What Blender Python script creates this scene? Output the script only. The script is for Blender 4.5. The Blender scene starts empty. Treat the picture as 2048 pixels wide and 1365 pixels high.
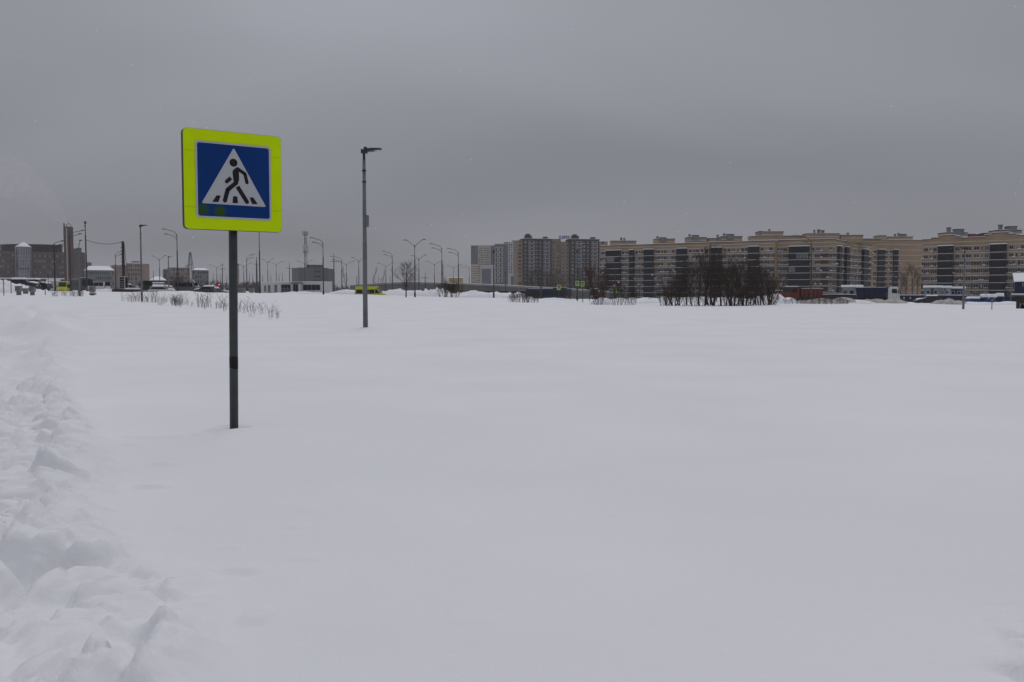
import bpy, math, random
import numpy as np
from mathutils import Vector, Matrix
R = math.radians
random.seed(7)
scn = bpy.context.scene
COL = scn.collection
# ------------------------------------------------------------------ camera
CAMH = 1.27
FPX, CX, CY, HOR = 1780.0, 1024.0, 682.5, 588.0      # focal length, centre and horizon row, in photo pixels
PITCH = math.atan((CY - HOR) / FPX)
cam_d = bpy.data.cameras.new('camera'); cam = bpy.data.objects.new('camera', cam_d); COL.objects.link(cam)
cam.location = (0, 0, CAMH); cam.rotation_euler = (R(90) - PITCH, 0, 0)
cam_d.sensor_width = 36.0; cam_d.lens = FPX / 2048.0 * 36.0
cam_d.clip_start = 0.05; cam_d.clip_end = 9000
scn.camera = cam
# ------------------------------------------------------------------ sky, sun, exposure
SUN_EL, SUN_AZ = R(55), R(20)
world = bpy.data.worlds.new('World'); scn.world = world; world.use_nodes = True
nt = world.node_tree; nt.nodes.clear(); N = nt.nodes.new; Lk = nt.links.new
out = N('ShaderNodeOutputWorld'); bg = N('ShaderNodeBackground'); Lk(bg.outputs[0], out.inputs[0])
tc = N('ShaderNodeTexCoord'); sep = N('ShaderNodeSeparateXYZ'); Lk(tc.outputs['Generated'], sep.inputs[0])
def M(op, a, b=None, c=None, clamp=False):
    n = N('ShaderNodeMath'); n.operation = op; n.use_clamp = clamp
    for i, v in enumerate((a, b, c)):
        if v is None: continue
        if isinstance(v, (int, float)): n.inputs[i].default_value = v
        else: Lk(v, n.inputs[i])
    return n.outputs[0]
el = M('MAXIMUM', sep.outputs['Z'], 0.0)
SKY_Z = 0.59                                            # luminance of the cloud deck overhead
grad = M('MULTIPLY', M('ADD', M('MULTIPLY', el, 2.4), 1.0), SKY_Z / 3.4)   # overcast sky: three times as bright overhead as at the horizon
den = M('ADD', el, 0.22)
cmb = N('ShaderNodeCombineXYZ'); Lk(M('DIVIDE', sep.outputs['X'], den), cmb.inputs[0]); Lk(M('DIVIDE', sep.outputs['Y'], den), cmb.inputs[1])
def cloud(scale, off, detail):
    mp = N('ShaderNodeMapping'); mp.inputs['Location'].default_value = off; mp.inputs['Scale'].default_value = (scale, scale * 1.7, scale)
    Lk(cmb.outputs[0], mp.inputs[0])
    t = N('ShaderNodeTexNoise'); t.inputs['Detail'].default_value = detail; t.inputs['Roughness'].default_value = .48; t.inputs['Scale'].default_value = 1.0
    t.inputs['Distortion'].default_value = .35
    Lk(mp.outputs[0], t.inputs[0]); return t.outputs[0]
C1S, C1X, C1Y, C1A = .46, 37.64, 27.63, .78
c1 = cloud(C1S, (C1X, C1Y, 0), 1.6); c2 = cloud(1.3, (7.7, 2.9, 0), 5.0)
cl = M('ADD', M('MULTIPLY', M('SUBTRACT', c1, .5), C1A), M('MULTIPLY', M('SUBTRACT', c2, .5), .10))
lum = M('MULTIPLY', grad, M('ADD', cl, 1.0))
tint = N('ShaderNodeVectorMath'); tint.operation = 'SCALE'; tint.inputs[0].default_value = (.964, .974, 1.085); Lk(lum, tint.inputs['Scale'])
sky = N('ShaderNodeTexSky'); sky.sky_type = 'NISHITA'; sky.sun_disc = False; sky.sun_elevation = SUN_EL; sky.sun_rotation = SUN_AZ
sks = N('ShaderNodeVectorMath'); sks.operation = 'SCALE'; sks.inputs['Scale'].default_value = .07; Lk(sky.outputs[0], sks.inputs[0])
mx = N('ShaderNodeMix'); mx.data_type = 'RGBA'; mx.inputs[0].default_value = .04
Lk(tint.outputs[0], mx.inputs[6]); Lk(sks.outputs[0], mx.inputs[7]); Lk(mx.outputs[2], bg.inputs[0]); bg.inputs[1].default_value = 1.0
sd = bpy.data.lights.new('sun', 'SUN'); sd.energy = 0.5; sd.angle = R(35); sd.color = (1, .97, .93)
so = bpy.data.objects.new('sun', sd); COL.objects.link(so)
so.rotation_euler = (R(90) - SUN_EL, 0, math.pi - SUN_AZ); so.location = (0, 0, 60)
scn.view_settings.view_transform = 'Standard'; scn.view_settings.look = 'None'; scn.view_settings.gamma = 1
scn.view_settings.exposure = 0.0; scn.view_settings.use_curve_mapping = False
scn.render.engine = 'CYCLES'
cy = scn.cycles; cy.use_denoising = True; cy.max_bounces = 5; cy.diffuse_bounces = 3; cy.glossy_bounces = 2; cy.volume_bounces = 1; cy.transparent_max_bounces = 8
cy.use_adaptive_sampling = True; cy.adaptive_threshold = .01
try: cy.denoiser = 'OPENIMAGEDENOISE'; cy.denoising_prefilter = 'ACCURATE'
except Exception: pass
# ------------------------------------------------------------------ pixels to directions
sp_, cp_ = math.sin(PITCH), math.cos(PITCH)
def ray(px, py):
    dx, dy = (px - CX) / FPX, (CY - py) / FPX
    return Vector((dx, cp_ + dy * sp_, -sp_ + dy * cp_))
def at(px, py, Y):                                      # the point of that pixel's ray at depth Y
    d = ray(px, py); k = Y / d.y
    return Vector((d.x * k, Y, CAMH + d.z * k))
def gx(px, Y): return at(px, HOR, Y).x
def zz(py, Y): return at(CX, py, Y).z
def mpp(Y): return Y / FPX                              # metres per photo pixel at that depth
# ------------------------------------------------------------------ materials
MATS = {}
def mat(name, col, rough=.7, var=.12, scale=3.0, metal=0.0, spec=.3, bump=0.0, emit=0.0):
    if name in MATS: return MATS[name]
    m = bpy.data.materials.new(name); m.use_nodes = True; t = m.node_tree; b = t.nodes['Principled BSDF']
    b.inputs['Roughness'].default_value = rough; b.inputs['Metallic'].default_value = metal; b.inputs['Specular IOR Level'].default_value = spec
    co = t.nodes.new('ShaderNodeTexCoord'); nz = t.nodes.new('ShaderNodeTexNoise'); nz.inputs['Scale'].default_value = scale; nz.inputs['Detail'].default_value = 5; nz.inputs['Roughness'].default_value = .6
    t.links.new(co.outputs['Object'], nz.inputs[0])
    rp = t.nodes.new('ShaderNodeValToRGB'); rp.color_ramp.elements[0].position = .3; rp.color_ramp.elements[1].position = .7
    rp.color_ramp.elements[0].color = tuple(max(0, c * (1 - var)) for c in col) + (1,)
    rp.color_ramp.elements[1].color = tuple(min(1, c * (1 + var)) for c in col) + (1,)
    t.links.new(nz.outputs[0], rp.inputs[0]); t.links.new(rp.outputs[0], b.inputs['Base Color'])
    if bump:
        bm = t.nodes.new('ShaderNodeBump'); bm.inputs['Strength'].default_value = bump; bm.inputs['Distance'].default_value = .02
        t.links.new(nz.outputs[0], bm.inputs['Height']); t.links.new(bm.outputs[0], b.inputs['Normal'])
    if emit:
        b.inputs['Emission Color'].default_value = tuple(col) + (1,); b.inputs['Emission Strength'].default_value = emit
    MATS[name] = m; return m
def brick_mat(name, c1, c2, mortar):
    m = bpy.data.materials.new(name); m.use_nodes = True; t = m.node_tree; b = t.nodes['Principled BSDF']; b.inputs['Roughness'].default_value = .9; b.inputs['Specular IOR Level'].default_value = .2
    co = t.nodes.new('ShaderNodeTexCoord'); mp = t.nodes.new('ShaderNodeMapping'); mp.inputs['Rotation'].default_value = (R(90), 0, 0)
    br = t.nodes.new('ShaderNodeTexBrick'); br.inputs['Scale'].default_value = 2.0; br.inputs['Color1'].default_value = c1 + (1,); br.inputs['Color2'].default_value = c2 + (1,); br.inputs['Mortar'].default_value = mortar + (1,); br.inputs['Mortar Size'].default_value = .015
    t.links.new(co.outputs['Object'], mp.inputs[0]); t.links.new(mp.outputs[0], br.inputs[0])
    nz = t.nodes.new('ShaderNodeTexNoise'); nz.inputs['Scale'].default_value = .12; nz.inputs['Detail'].default_value = 6; t.links.new(co.outputs['Object'], nz.inputs[0])
    mr = t.nodes.new('ShaderNodeMapRange'); mr.inputs[1].default_value = .3; mr.inputs[2].default_value = .7; mr.inputs[3].default_value = .82; mr.inputs[4].default_value = 1.15; t.links.new(nz.outputs[0], mr.inputs[0])
    vm = t.nodes.new('ShaderNodeVectorMath'); vm.operation = 'SCALE'; t.links.new(br.outputs[0], vm.inputs[0]); t.links.new(mr.outputs[0], vm.inputs['Scale']); t.links.new(vm.outputs[0], b.inputs['Base Color'])
    MATS[name] = m; return m
SNOWC = (.84, .85, .87)
snow_cap = mat('snow_cap', SNOWC, .9, .03, 4, spec=.1)
dirty_snow = mat('dirty_snow', (.42, .40, .37), .9, .35, 1.6, spec=.1)
tan = brick_mat('tan_brick', (.30, .212, .125), (.26, .183, .108), (.32, .26, .18))
tower_tan = brick_mat('hazed_tan_brick', (.215, .16, .108), (.19, .142, .098), (.23, .19, .145))  # tan brick for the far towers, dulled by distance haze put into its colour
brown = brick_mat('brown_brick', (.036, .026, .023), (.029, .022, .020), (.05, .041, .037))
ledge = mat('pale_ledge', (.55, .54, .52), .8, .12, 1.0)
cornice = mat('dark_cornice', (.05, .04, .04), .7)
glass = mat('dark_glass', (.016, .018, .021), .15, .3, .5, spec=.3)
glass2 = mat('curtained_glass', (.16, .165, .165), .3, .4, .8, spec=.5)
glass3 = mat('grey_glass', (.06, .066, .072), .2, .3, .8, spec=.5)
loggia = mat('loggia_glass', (.009, .009, .011), .35, .4, .3, spec=.1)
mullion_m = mat('dark_mullion', (.02, .019, .02), .5, spec=.2)
wframe = mat('white_window_frame', (.36, .36, .37), .6)
galv = mat('galvanised_steel', (.15, .16, .168), .55, .25, 2.5, metal=.3)
dsteel = mat('dark_steel', (.035, .037, .04), .55, .25, 3)
farsteel = mat('weathered_pole_steel', (.05, .052, .057), .6, .2, 1)
lampglass = mat('lamp_lens', (.35, .35, .33), .3)
conc = mat('concrete', (.24, .235, .23), .9, .2, .6, bump=.3)
dconc = mat('dark_concrete', (.15, .15, .155), .9, .25, .25)
bark = mat('dark_bark', (.046, .034, .028), .95, .35, 8)
redtwig = mat('reddish_twig', (.085, .04, .028), .95, .3, 8)
twigm = mat('bare_twig', (.062, .046, .037), .95, .3, 8)
birch = mat('pale_bark', (.16, .145, .13), .95, .3, 8)
weedm = mat('dry_weed', (.10, .08, .065), .95, .4, 12)
tyre = mat('tyre_rubber', (.018, .018, .019), .85)
rimm = mat('wheel_rim', (.22, .22, .23), .5, metal=.4)
chassis = mat('chassis_black', (.02, .02, .021), .7)
headl = mat('headlight_lens', (.5, .5, .48), .2)
tail = mat('tail_lens', (.30, .02, .02), .3)
navy = mat('navy_paint', (.010, .014, .045), .5, .25, 1.2)
yelveh = mat('yellow_vehicle_paint', (.48, .47, .03), .4, .08, 2)
# ------------------------------------------------------------------ mesh builder
class MB:
    def __init__(s): s.v = []; s.f = []; s.m = []; s.k = 0
    def poly(s, pts, faces):
        o = len(s.v); s.v += [tuple(p) for p in pts]
        for f in faces: s.f.append(tuple(i + o for i in f)); s.m.append(s.k)
    def hexa(s, p): s.poly(p, [(3, 2, 1, 0), (4, 5, 6, 7), (0, 1, 5, 4), (1, 2, 6, 5), (2, 3, 7, 6), (3, 0, 4, 7)])
    def box(s, x0, x1, y0, y1, z0, z1):
        s.hexa([(x0, y0, z0), (x1, y0, z0), (x1, y1, z0), (x0, y1, z0), (x0, y0, z1), (x1, y0, z1), (x1, y1, z1), (x0, y1, z1)])
    def taper(s, b, z0, t, z1):                          # (x0,x1,y0,y1) at z0 and at z1
        s.hexa([(b[0], b[2], z0), (b[1], b[2], z0), (b[1], b[3], z0), (b[0], b[3], z0), (t[0], t[2], z1), (t[1], t[2], z1), (t[1], t[3], z1), (t[0], t[3], z1)])
    def fbox(s, F, u0, u1, z0, z1, w0, w1):
        s.hexa([F(u0, z0, w1), F(u1, z0, w1), F(u1, z0, w0), F(u0, z0, w0), F(u0, z1, w1), F(u1, z1, w1), F(u1, z1, w0), F(u0, z1, w0)])
    def tube(s, pts, rad, n=6, caps=True):
        pts = [Vector(p) for p in pts]; o = len(s.v); L = len(pts)
        for i, p in enumerate(pts):
            d = (pts[min(i + 1, L - 1)] - pts[max(i - 1, 0)])
            d = d.normalized() if d.length > 1e-9 else Vector((0, 0, 1))
            a = d.cross(Vector((0, 0, 1))) if abs(d.z) < .9 else d.cross(Vector((1, 0, 0)))
            a.normalize(); b = d.cross(a); r = rad[i] if isinstance(rad, (list, tuple)) else rad
            for k in range(n):
                t = 2 * math.pi * k / n; s.v.append(tuple(p + a * (r * math.cos(t)) + b * (r * math.sin(t))))
        for i in range(L - 1):
            for k in range(n):
                k2 = (k + 1) % n; s.f.append((o + i * n + k, o + i * n + k2, o + (i + 1) * n + k2, o + (i + 1) * n + k)); s.m.append(s.k)
        if caps:
            s.f.append(tuple(o + k for k in range(n))[::-1]); s.m.append(s.k)
            s.f.append(tuple(o + (L - 1) * n + k for k in range(n))); s.m.append(s.k)
    def prism(s, poly, T, w0, w1):                       # poly of (a,b); T(a,b,w) -> point
        n = len(poly)
        s.poly([T(a, b, w0) for a, b in poly] + [T(a, b, w1) for a, b in poly],
               [tuple(range(n))[::-1], tuple(range(n, 2 * n))] + [(i, (i + 1) % n, n + (i + 1) % n, n + i) for i in range(n)])
    def mesh(s, name, mats):
        me = bpy.data.meshes.new(name); me.from_pydata(s.v, [], s.f)
        mats = mats if isinstance(mats, (list, tuple)) else [mats]
        for m in mats: me.materials.append(m)
        if len(mats) > 1: me.polygons.foreach_set('material_index', s.m)
        me.update(); return me
    def build(s, name, mats, parent=None, smooth=False, bevel=0, local=False):
        if parent is not None and not local:             # vertices were given in world space
            l = parent.location if parent.parent is None else parent.location + parent.parent.location
            s.v = [(x - l.x, y - l.y, z - l.z) for x, y, z in s.v]
        me = s.mesh(name, mats)
        if smooth: me.polygons.foreach_set('use_smooth', [True] * len(me.polygons))
        o = bpy.data.objects.new(name, me); COL.objects.link(o); o.parent = parent
        if bevel:
            b = o.modifiers.new('bevel', 'BEVEL'); b.width = bevel; b.segments = 2; b.limit_method = 'ANGLE'
        return o
def tag(o, label, cat, group=None, kind=None):
    if label: o['label'] = label
    if cat: o['category'] = cat
    if group: o['group'] = group
    if kind: o['kind'] = kind
    return o
def thing(name, label, cat, loc, rz=0.0, group=None):
    o = bpy.data.objects.new(name, None); COL.objects.link(o); o.location = loc; o.rotation_euler = (0, 0, rz); o.empty_display_size = .3
    return tag(o, label, cat, group)
def inst(name, me, parent, loc=(0, 0, 0), rz=0.0, sc=1.0):
    o = bpy.data.objects.new(name, me); COL.objects.link(o); o.parent = parent; o.location = loc; o.rotation_euler = (0, 0, rz)
    o.scale = (sc, sc, sc) if isinstance(sc, (int, float)) else sc
    return o
def copy_tree(o, loc, rz=0.0, label=None, sc=None, parent=None):
    c = o.copy(); COL.objects.link(c)
    if parent is None:
        c.location = loc; c.rotation_euler = (0, 0, rz)
        if label: c['label'] = label
        if sc: c.scale = (sc, sc, sc) if isinstance(sc, (int, float)) else sc
    else: c.parent = parent
    for ch in list(o.children): copy_tree(ch, None, parent=c)
    return c
class Frame:                                             # a wall line in plan, seen from the camera: left end A, right end B
    def __init__(s, pa, Ya, pb, Yb):
        s.A = Vector((gx(pa, Ya), Ya)); s.B = Vector((gx(pb, Yb), Yb)); d = s.B - s.A; s.L = d.length; s.d = d / s.L; s.n = Vector((s.d.y, -s.d.x)); s.rz = math.atan2(s.d.y, s.d.x)
    def __call__(s, u, z, w=0.0):
        p = s.A + s.d * u + s.n * w; return (p.x, p.y, z)
    def u(s, px):                                        # where that pixel column meets the wall
        k = (px - CX) / (FPX * cp_); k = gx(px, 1.0)     # x = k*y
        return (k * s.A.y - s.A.x) / (s.d.x - k * s.d.y)
    def y(s, px): return s.A.y + s.d.y * s.u(px)
# ------------------------------------------------------------------ numpy noise
def hsh(ix, iy, seed):
    h = (ix.astype(np.int64) * 374761393 + iy.astype(np.int64) * 668265263 + seed * 974634777) & 0xFFFFFFFF
    h = ((h ^ (h >> 13)) * 1274126177) & 0xFFFFFFFF
    return ((h ^ (h >> 16)) & 0xFFFF) / 65535.0
def vn(x, y, seed):
    ix, iy = np.floor(x), np.floor(y); fx, fy = x - ix, y - iy; fx = fx * fx * fx * (fx * (fx * 6 - 15) + 10); fy = fy * fy * fy * (fy * (fy * 6 - 15) + 10)
    a, b, c, d = hsh(ix, iy, seed), hsh(ix + 1, iy, seed), hsh(ix, iy + 1, seed), hsh(ix + 1, iy + 1, seed)
    return (a + (b - a) * fx) * (1 - fy) + (c + (d - c) * fx) * fy - .5
def fbm(x, y, seed, o=4, g=.5):
    s, a = 0, 1.0
    for i in range(o): s = s + a * vn(x * 2 ** i * 1.03 + i * 17.3, y * 2 ** i * .98 - i * 9.1, seed + i); a *= g
    return s
def blocks(x, y, sc, seed):                              # broken blocks of snow: one height per cell, rounded rims
    x = x / sc; y = y / sc; ix, iy = np.floor(x), np.floor(y)
    f1 = np.full(x.shape, 9.0); f2 = np.full(x.shape, 9.0); hh = np.zeros(x.shape)
    for a in (-1, 0, 1):
        for b in (-1, 0, 1):
            cx, cyy = ix + a, iy + b; qx = cx + .15 + .7 * hsh(cx, cyy, seed); qy = cyy + .15 + .7 * hsh(cx, cyy, seed + 5)
            d = np.hypot(x - qx, y - qy); h = hsh(cx, cyy, seed + 9) + (x - qx) * (hsh(cx, cyy, seed + 3) - .5) * .9 + (y - qy) * (hsh(cx, cyy, seed + 4) - .2) * .8
            n = d < f1; f2 = np.where(n, f1, np.minimum(f2, d)); hh = np.where(n, h, hh); f1 = np.minimum(f1, d)
    e = np.clip((f2 - f1) / .24, 0, 1); e = e * e * (3 - 2 * e)
    return hh * e
def sst(a, b, x):
    t = np.clip((x - a) / (b - a), 0, 1); return t * t * (3 - 2 * t)
# ------------------------------------------------------------------ terrain
CTRL = []                                                # (azimuth, ln distance, height): where the snow meets things of known size
def ctl(px, py, d): p = at(px, py, d); CTRL.append((math.atan2(p.x, p.y), math.log(math.hypot(p.x, p.y)), p.z))
def flat(px, d, z): p = at(px, HOR, d); CTRL.append((math.atan2(p.x, p.y), math.log(math.hypot(p.x, p.y)), z))
for px in range(-900, 3001, 300):
    for d in (2, 4, 7, 12, 20, 30, 40): flat(px, d, 0.0)
for a in ((283, 602, 81), (250, 603, 82), (400, 614, 66), (450, 622, 60), (560, 636, 47), (60, 600, 85), (-200, 596, 90), (159, 592, 110), (30, 590, 120), (150, 583, 190), (260, 583, 185), (360, 586, 160), (60, 584, 200), (-200, 580, 200),
          (450, 586, 200), (580, 588.5, 255), (520, 588, 190), (640, 590, 175), (742, 590, 180), (740, 599, 100), (830, 594, 165), (893, 598, 148), (900, 606, 90), (985, 595, 165), (985, 604, 95), (1085, 600, 160), (1095, 600, 220), (1090, 610, 95),
          (1197, 611, 103), (1160, 605, 128), (1400, 612.5, 98), (1300, 612, 100), (1540, 608, 112), (1620, 609, 118), (1600, 604, 172), (1770, 606, 175), (1750, 611, 120), (1927, 618, 79), (1984, 619, 77), (1900, 606, 165), (2100, 606, 165), (2100, 620, 75), (2040, 620, 76), (2400, 606, 165), (2400, 622, 75)):
    ctl(*a)
for px in range(-900, 3001, 250):
    zl = 3.0 if px < 350 else (1.2 if px < 800 else -1.0)
    for d in (330, 500, 800, 1300, 2200, 3300): flat(px, d, zl)
CT = np.array(CTRL)
PIT = (gx(2046, 84.5), 84.5)
def base_h(x, y):
    x = np.asarray(x, float); y = np.asarray(y, float); sh = x.shape; x = x.ravel(); y = y.ravel()
    d = np.maximum(np.hypot(x, y), 1.0); az = np.arctan2(x, y); ld = np.log(d)
    num = np.zeros(x.shape); dn = np.full(x.shape, 1e-12)
    for a, l, z in CT:
        da = np.abs(az - a); da = np.minimum(da, 2 * math.pi - da)
        w = np.exp(-(da / .085) ** 2 - ((ld - l) / .17) ** 2) + 1e-6 * np.exp(-(da / .6) ** 2 - ((ld - l) / .6) ** 2)
        num += w * z; dn += w
    z = num / dn
    z = z - .95 * np.exp(-(((x - PIT[0]) / 3.6) ** 2 + ((y - PIT[1]) / 2.6) ** 2) ** 2)   # the cleared hollow of the bus stop
    return z.reshape(sh)
def G(x, y): return float(base_h(np.array([x]), np.array([y]))[0])
def gp(px, Y): x = gx(px, Y); return Vector((x, Y, G(x, Y)))
def axis(lo, hi, st, far, g):
    a = list(np.arange(lo, hi, st)); s = st; p = a[-1]; q = lo; s2 = st; left = []
    while p < far: s = st + g * (p - hi); s = max(s, st); p += s; a.append(p)
    while q > -far: s2 = max(st, st + g * (lo - q)); q -= s2; left.append(q)
    return np.array(left[::-1] + a)
POLE = at(467.3, 860, 8.32); LP = at(731, 657, 32.6)
def detail(X, Y):
    t = -.886 * X - .463 * Y; s = -.463 * X + .886 * Y; dist = np.hypot(X, Y)
    edge = t + .45 + .30 * fbm(X * .8, Y * .8, 11, 3)
    m = sst(-.10, .45, edge) * sst(70, 25, dist) * sst(7.5, 5.0, t)
    q = np.hypot(X - 2.15, (Y - 3.05)) + .25 * fbm(X * 2.2, Y * 2.2, 31, 2); m2 = sst(.60, .25, q)
    q3 = np.hypot(X + 1.0, (Y - 4.1) * .8) + .2 * fbm(X * 3, Y * 3, 35, 2); m3 = sst(.55, .2, q3)
    wx = X + .12 * fbm(X * 3, Y * 3, 41, 2); wy = Y + .12 * fbm(X * 3, Y * 3, 47, 2)
    big = blocks(wx, wy, .62, 3); mid = blocks(wx + 3, wy, .27, 13); sm = blocks(wx, wy + 5, .11, 23)
    rough = .17 * (big - .35) + .075 * (mid - .4) + .040 * (sm - .4) + .14 * fbm(X * .9, Y * .9, 61, 3) + .018 * fbm(X * 7, Y * 7, 71, 3)
    z = m * (rough * (1 + .7 * sst(8, 25, dist)) + .15) + m2 * (.10 * (mid - .3) + .16 * (big - .3) + .03 * sm - .02) 
    mb = np.exp(-(((X + 13.6) / 2.6) ** 2 + ((Y - 24.5) / 3.2) ** 2) ** 1.5); z += mb * (.55 + .35 * (blocks(wx, wy, 1.1, 53) - .4) + .3 * fbm(X * .8, Y * .8, 57, 3))
    lee = sst(6, 30, dist)
    z += (1 - m) * (.016 * fbm(X * .35 + Y * .12, Y * .9 - X * .1, 81, 3) + .05 * lee * fbm(X * .07, Y * .16, 85, 3) + .004 * fbm(X * 1.6, Y * 4.0, 91, 3))
    crumbs = sst(.80, .95, vn(X * 5.0, Y * 5.0, 97) + .5) * sst(-1.6, 0, edge) * (1 - m) * sst(12, 6, dist); z += .022 * crumbs
    z += sst(90, 150, dist) * sst(300, 200, dist) * .22 * fbm(X * .09, Y * .09, 99, 4)
    dp = np.hypot(X - POLE.x, Y - POLE.y); z += -.05 * np.exp(-(dp / .085) ** 2) + .022 * np.exp(-((dp - .20) / .10) ** 2) * (1 + .8 * vn(X * 6, Y * 6, 55))
    dq = np.hypot(X - LP.x, Y - LP.y); z += .10 * np.exp(-(dq / .45) ** 2)
    return z
def make_ground():
    xs = axis(-5.2, 2.6, .024, 2300, .034); ys = axis(2.2, 8.2, .024, 2300, .034)
    X, Y = np.meshgrid(xs, ys); Z = base_h(X, Y) + detail(X, Y)
    ny, nx = X.shape; co = np.stack([X, Y, Z], -1).reshape(-1, 3).astype(np.float32)
    i = np.arange(nx * ny).reshape(ny, nx); q = np.stack([i[:-1, :-1], i[:-1, 1:], i[1:, 1:], i[1:, :-1]], -1).reshape(-1)
    me = bpy.data.meshes.new('ground'); me.vertices.add(nx * ny); me.vertices.foreach_set('co', co.ravel())
    nf = (nx - 1) * (ny - 1); me.loops.add(nf * 4); me.loops.foreach_set('vertex_index', q.astype(np.int32))
    me.polygons.add(nf); me.polygons.foreach_set('loop_start', np.arange(0, nf * 4, 4, dtype=np.int32)); me.update(calc_edges=True)
    me.polygons.foreach_set('use_smooth', np.ones(nf, bool))
    m = bpy.data.materials.new('snow'); m.use_nodes = True; t = m.node_tree; b = t.nodes['Principled BSDF']
    b.inputs['Roughness'].default_value = .92; b.inputs['Specular IOR Level'].default_value = .12
    cc = t.nodes.new('ShaderNodeTexCoord'); n1 = t.nodes.new('ShaderNodeTexNoise'); n1.inputs['Scale'].default_value = .35; n1.inputs['Detail'].default_value = 6
    rp = t.nodes.new('ShaderNodeValToRGB'); rp.color_ramp.elements[0].position = .3; rp.color_ramp.elements[0].color = (.80, .81, .825, 1); rp.color_ramp.elements[1].position = .7; rp.color_ramp.elements[1].color = (.86, .865, .875, 1)
    t.links.new(cc.outputs['Object'], n1.inputs[0]); t.links.new(n1.outputs[0], rp.inputs[0]); t.links.new(rp.outputs[0], b.inputs['Base Color'])
    n2 = t.nodes.new('ShaderNodeTexNoise'); n2.inputs['Scale'].default_value = 38; n2.inputs['Detail'].default_value = 5; n2.inputs['Roughness'].default_value = .65; t.links.new(cc.outputs['Object'], n2.inputs[0])
    bp = t.nodes.new('ShaderNodeBump'); bp.inputs['Strength'].default_value = .5; bp.inputs['Distance'].default_value = .008; t.links.new(n2.outputs[0], bp.inputs['Height']); t.links.new(bp.outputs[0], b.inputs['Normal'])
    me.materials.append(m); o = bpy.data.objects.new('ground', me); COL.objects.link(o); o['kind'] = 'structure'
    return o
make_ground()
# ------------------------------------------------------------------ buildings
def window_mesh(w, h, pane, snow=True, frame=wframe):
    b = MB(); t = .09
    b.k = 0; b.box(-w / 2, w / 2, -.05, .02, 0, t); b.box(-w / 2, w / 2, -.05, .02, h - t, h); b.box(-w / 2, -w / 2 + t, -.05, .02, t, h - t); b.box(w / 2 - t, w / 2, -.05, .02, t, h - t)
    if w > 1.0: b.box(-.035, .035, -.048, .02, t, h - t)
    b.k = 1; b.box(-w / 2 + t, w / 2 - t, -.015, .015, t, h - t)
    if snow: b.k = 2; b.box(-w / 2 - .06, w / 2 + .06, -.24, -.002, -.11, -.01)
    return b.mesh('window', [frame, pane, snow_cap])
WM = {}
def wmesh(w, h, k, snow=True):
    key = (round(w, 2), round(h, 2), k, snow)
    if key not in WM: WM[key] = window_mesh(w, h, (glass, glass2, glass3)[k], snow)
    return WM[key]
def pick(): return random.choices((0, 2, 1), (7, 2.5, .9))[0]
def put_window(root, F, u, z, w, h, off=.0, snow=True):
    p = F(u, z, off); l = root.location
    return inst('window', wmesh(w, h, pick(), snow), root, (p[0] - l.x, p[1] - l.y, p[2] - l.z), F.rz)
def loggia_bay(root, F, u0, u1, z0, z1, lines, deep=1.3, light=()):
    b = MB(); b.k = 0; b.fbox(F, u0, u1, z0, z1, -.3, deep); b.k = 1; b.fbox(F, u0 - .15, u1 + .15, z1, z1 + .28, -.2, deep + .2)
    bay = b.build('loggia_bay', [loggia, snow_cap], root)
    g = MB(); n = max(2, int((u1 - u0) / 1.0))
    for i in range(n + 1):
        u = u0 + (u1 - u0) * i / n; g.fbox(F, u - .05, u + .05, z0, z1 - .003, deep - .02, deep + .06)
    for z in lines: g.fbox(F, u0 - .02, u1 + .02, z - 1.15, z - 1.05, deep - .018, deep + .05)
    g.build('mullion', mullion_m, bay)['kind'] = 'stuff'
    s = MB()
    for z in lines: s.fbox(F, u0 - .1, u1 + .1, z - .13, z + .06, 0, deep + .17)
    s.build('floor_edge', ledge, bay)['kind'] = 'stuff'
    if light:
        s = MB()
        for a, c, z in light:
            for i in range(7):
                u = u0 + (u1 - u0) * (a + (c - a) * (i + .5) / 7); s.fbox(F, u - .28, u + .28, z - 2.5, z - .25, deep, deep + .035)
        s.build('balcony_glazing', glass2, bay)
    return bay
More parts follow.
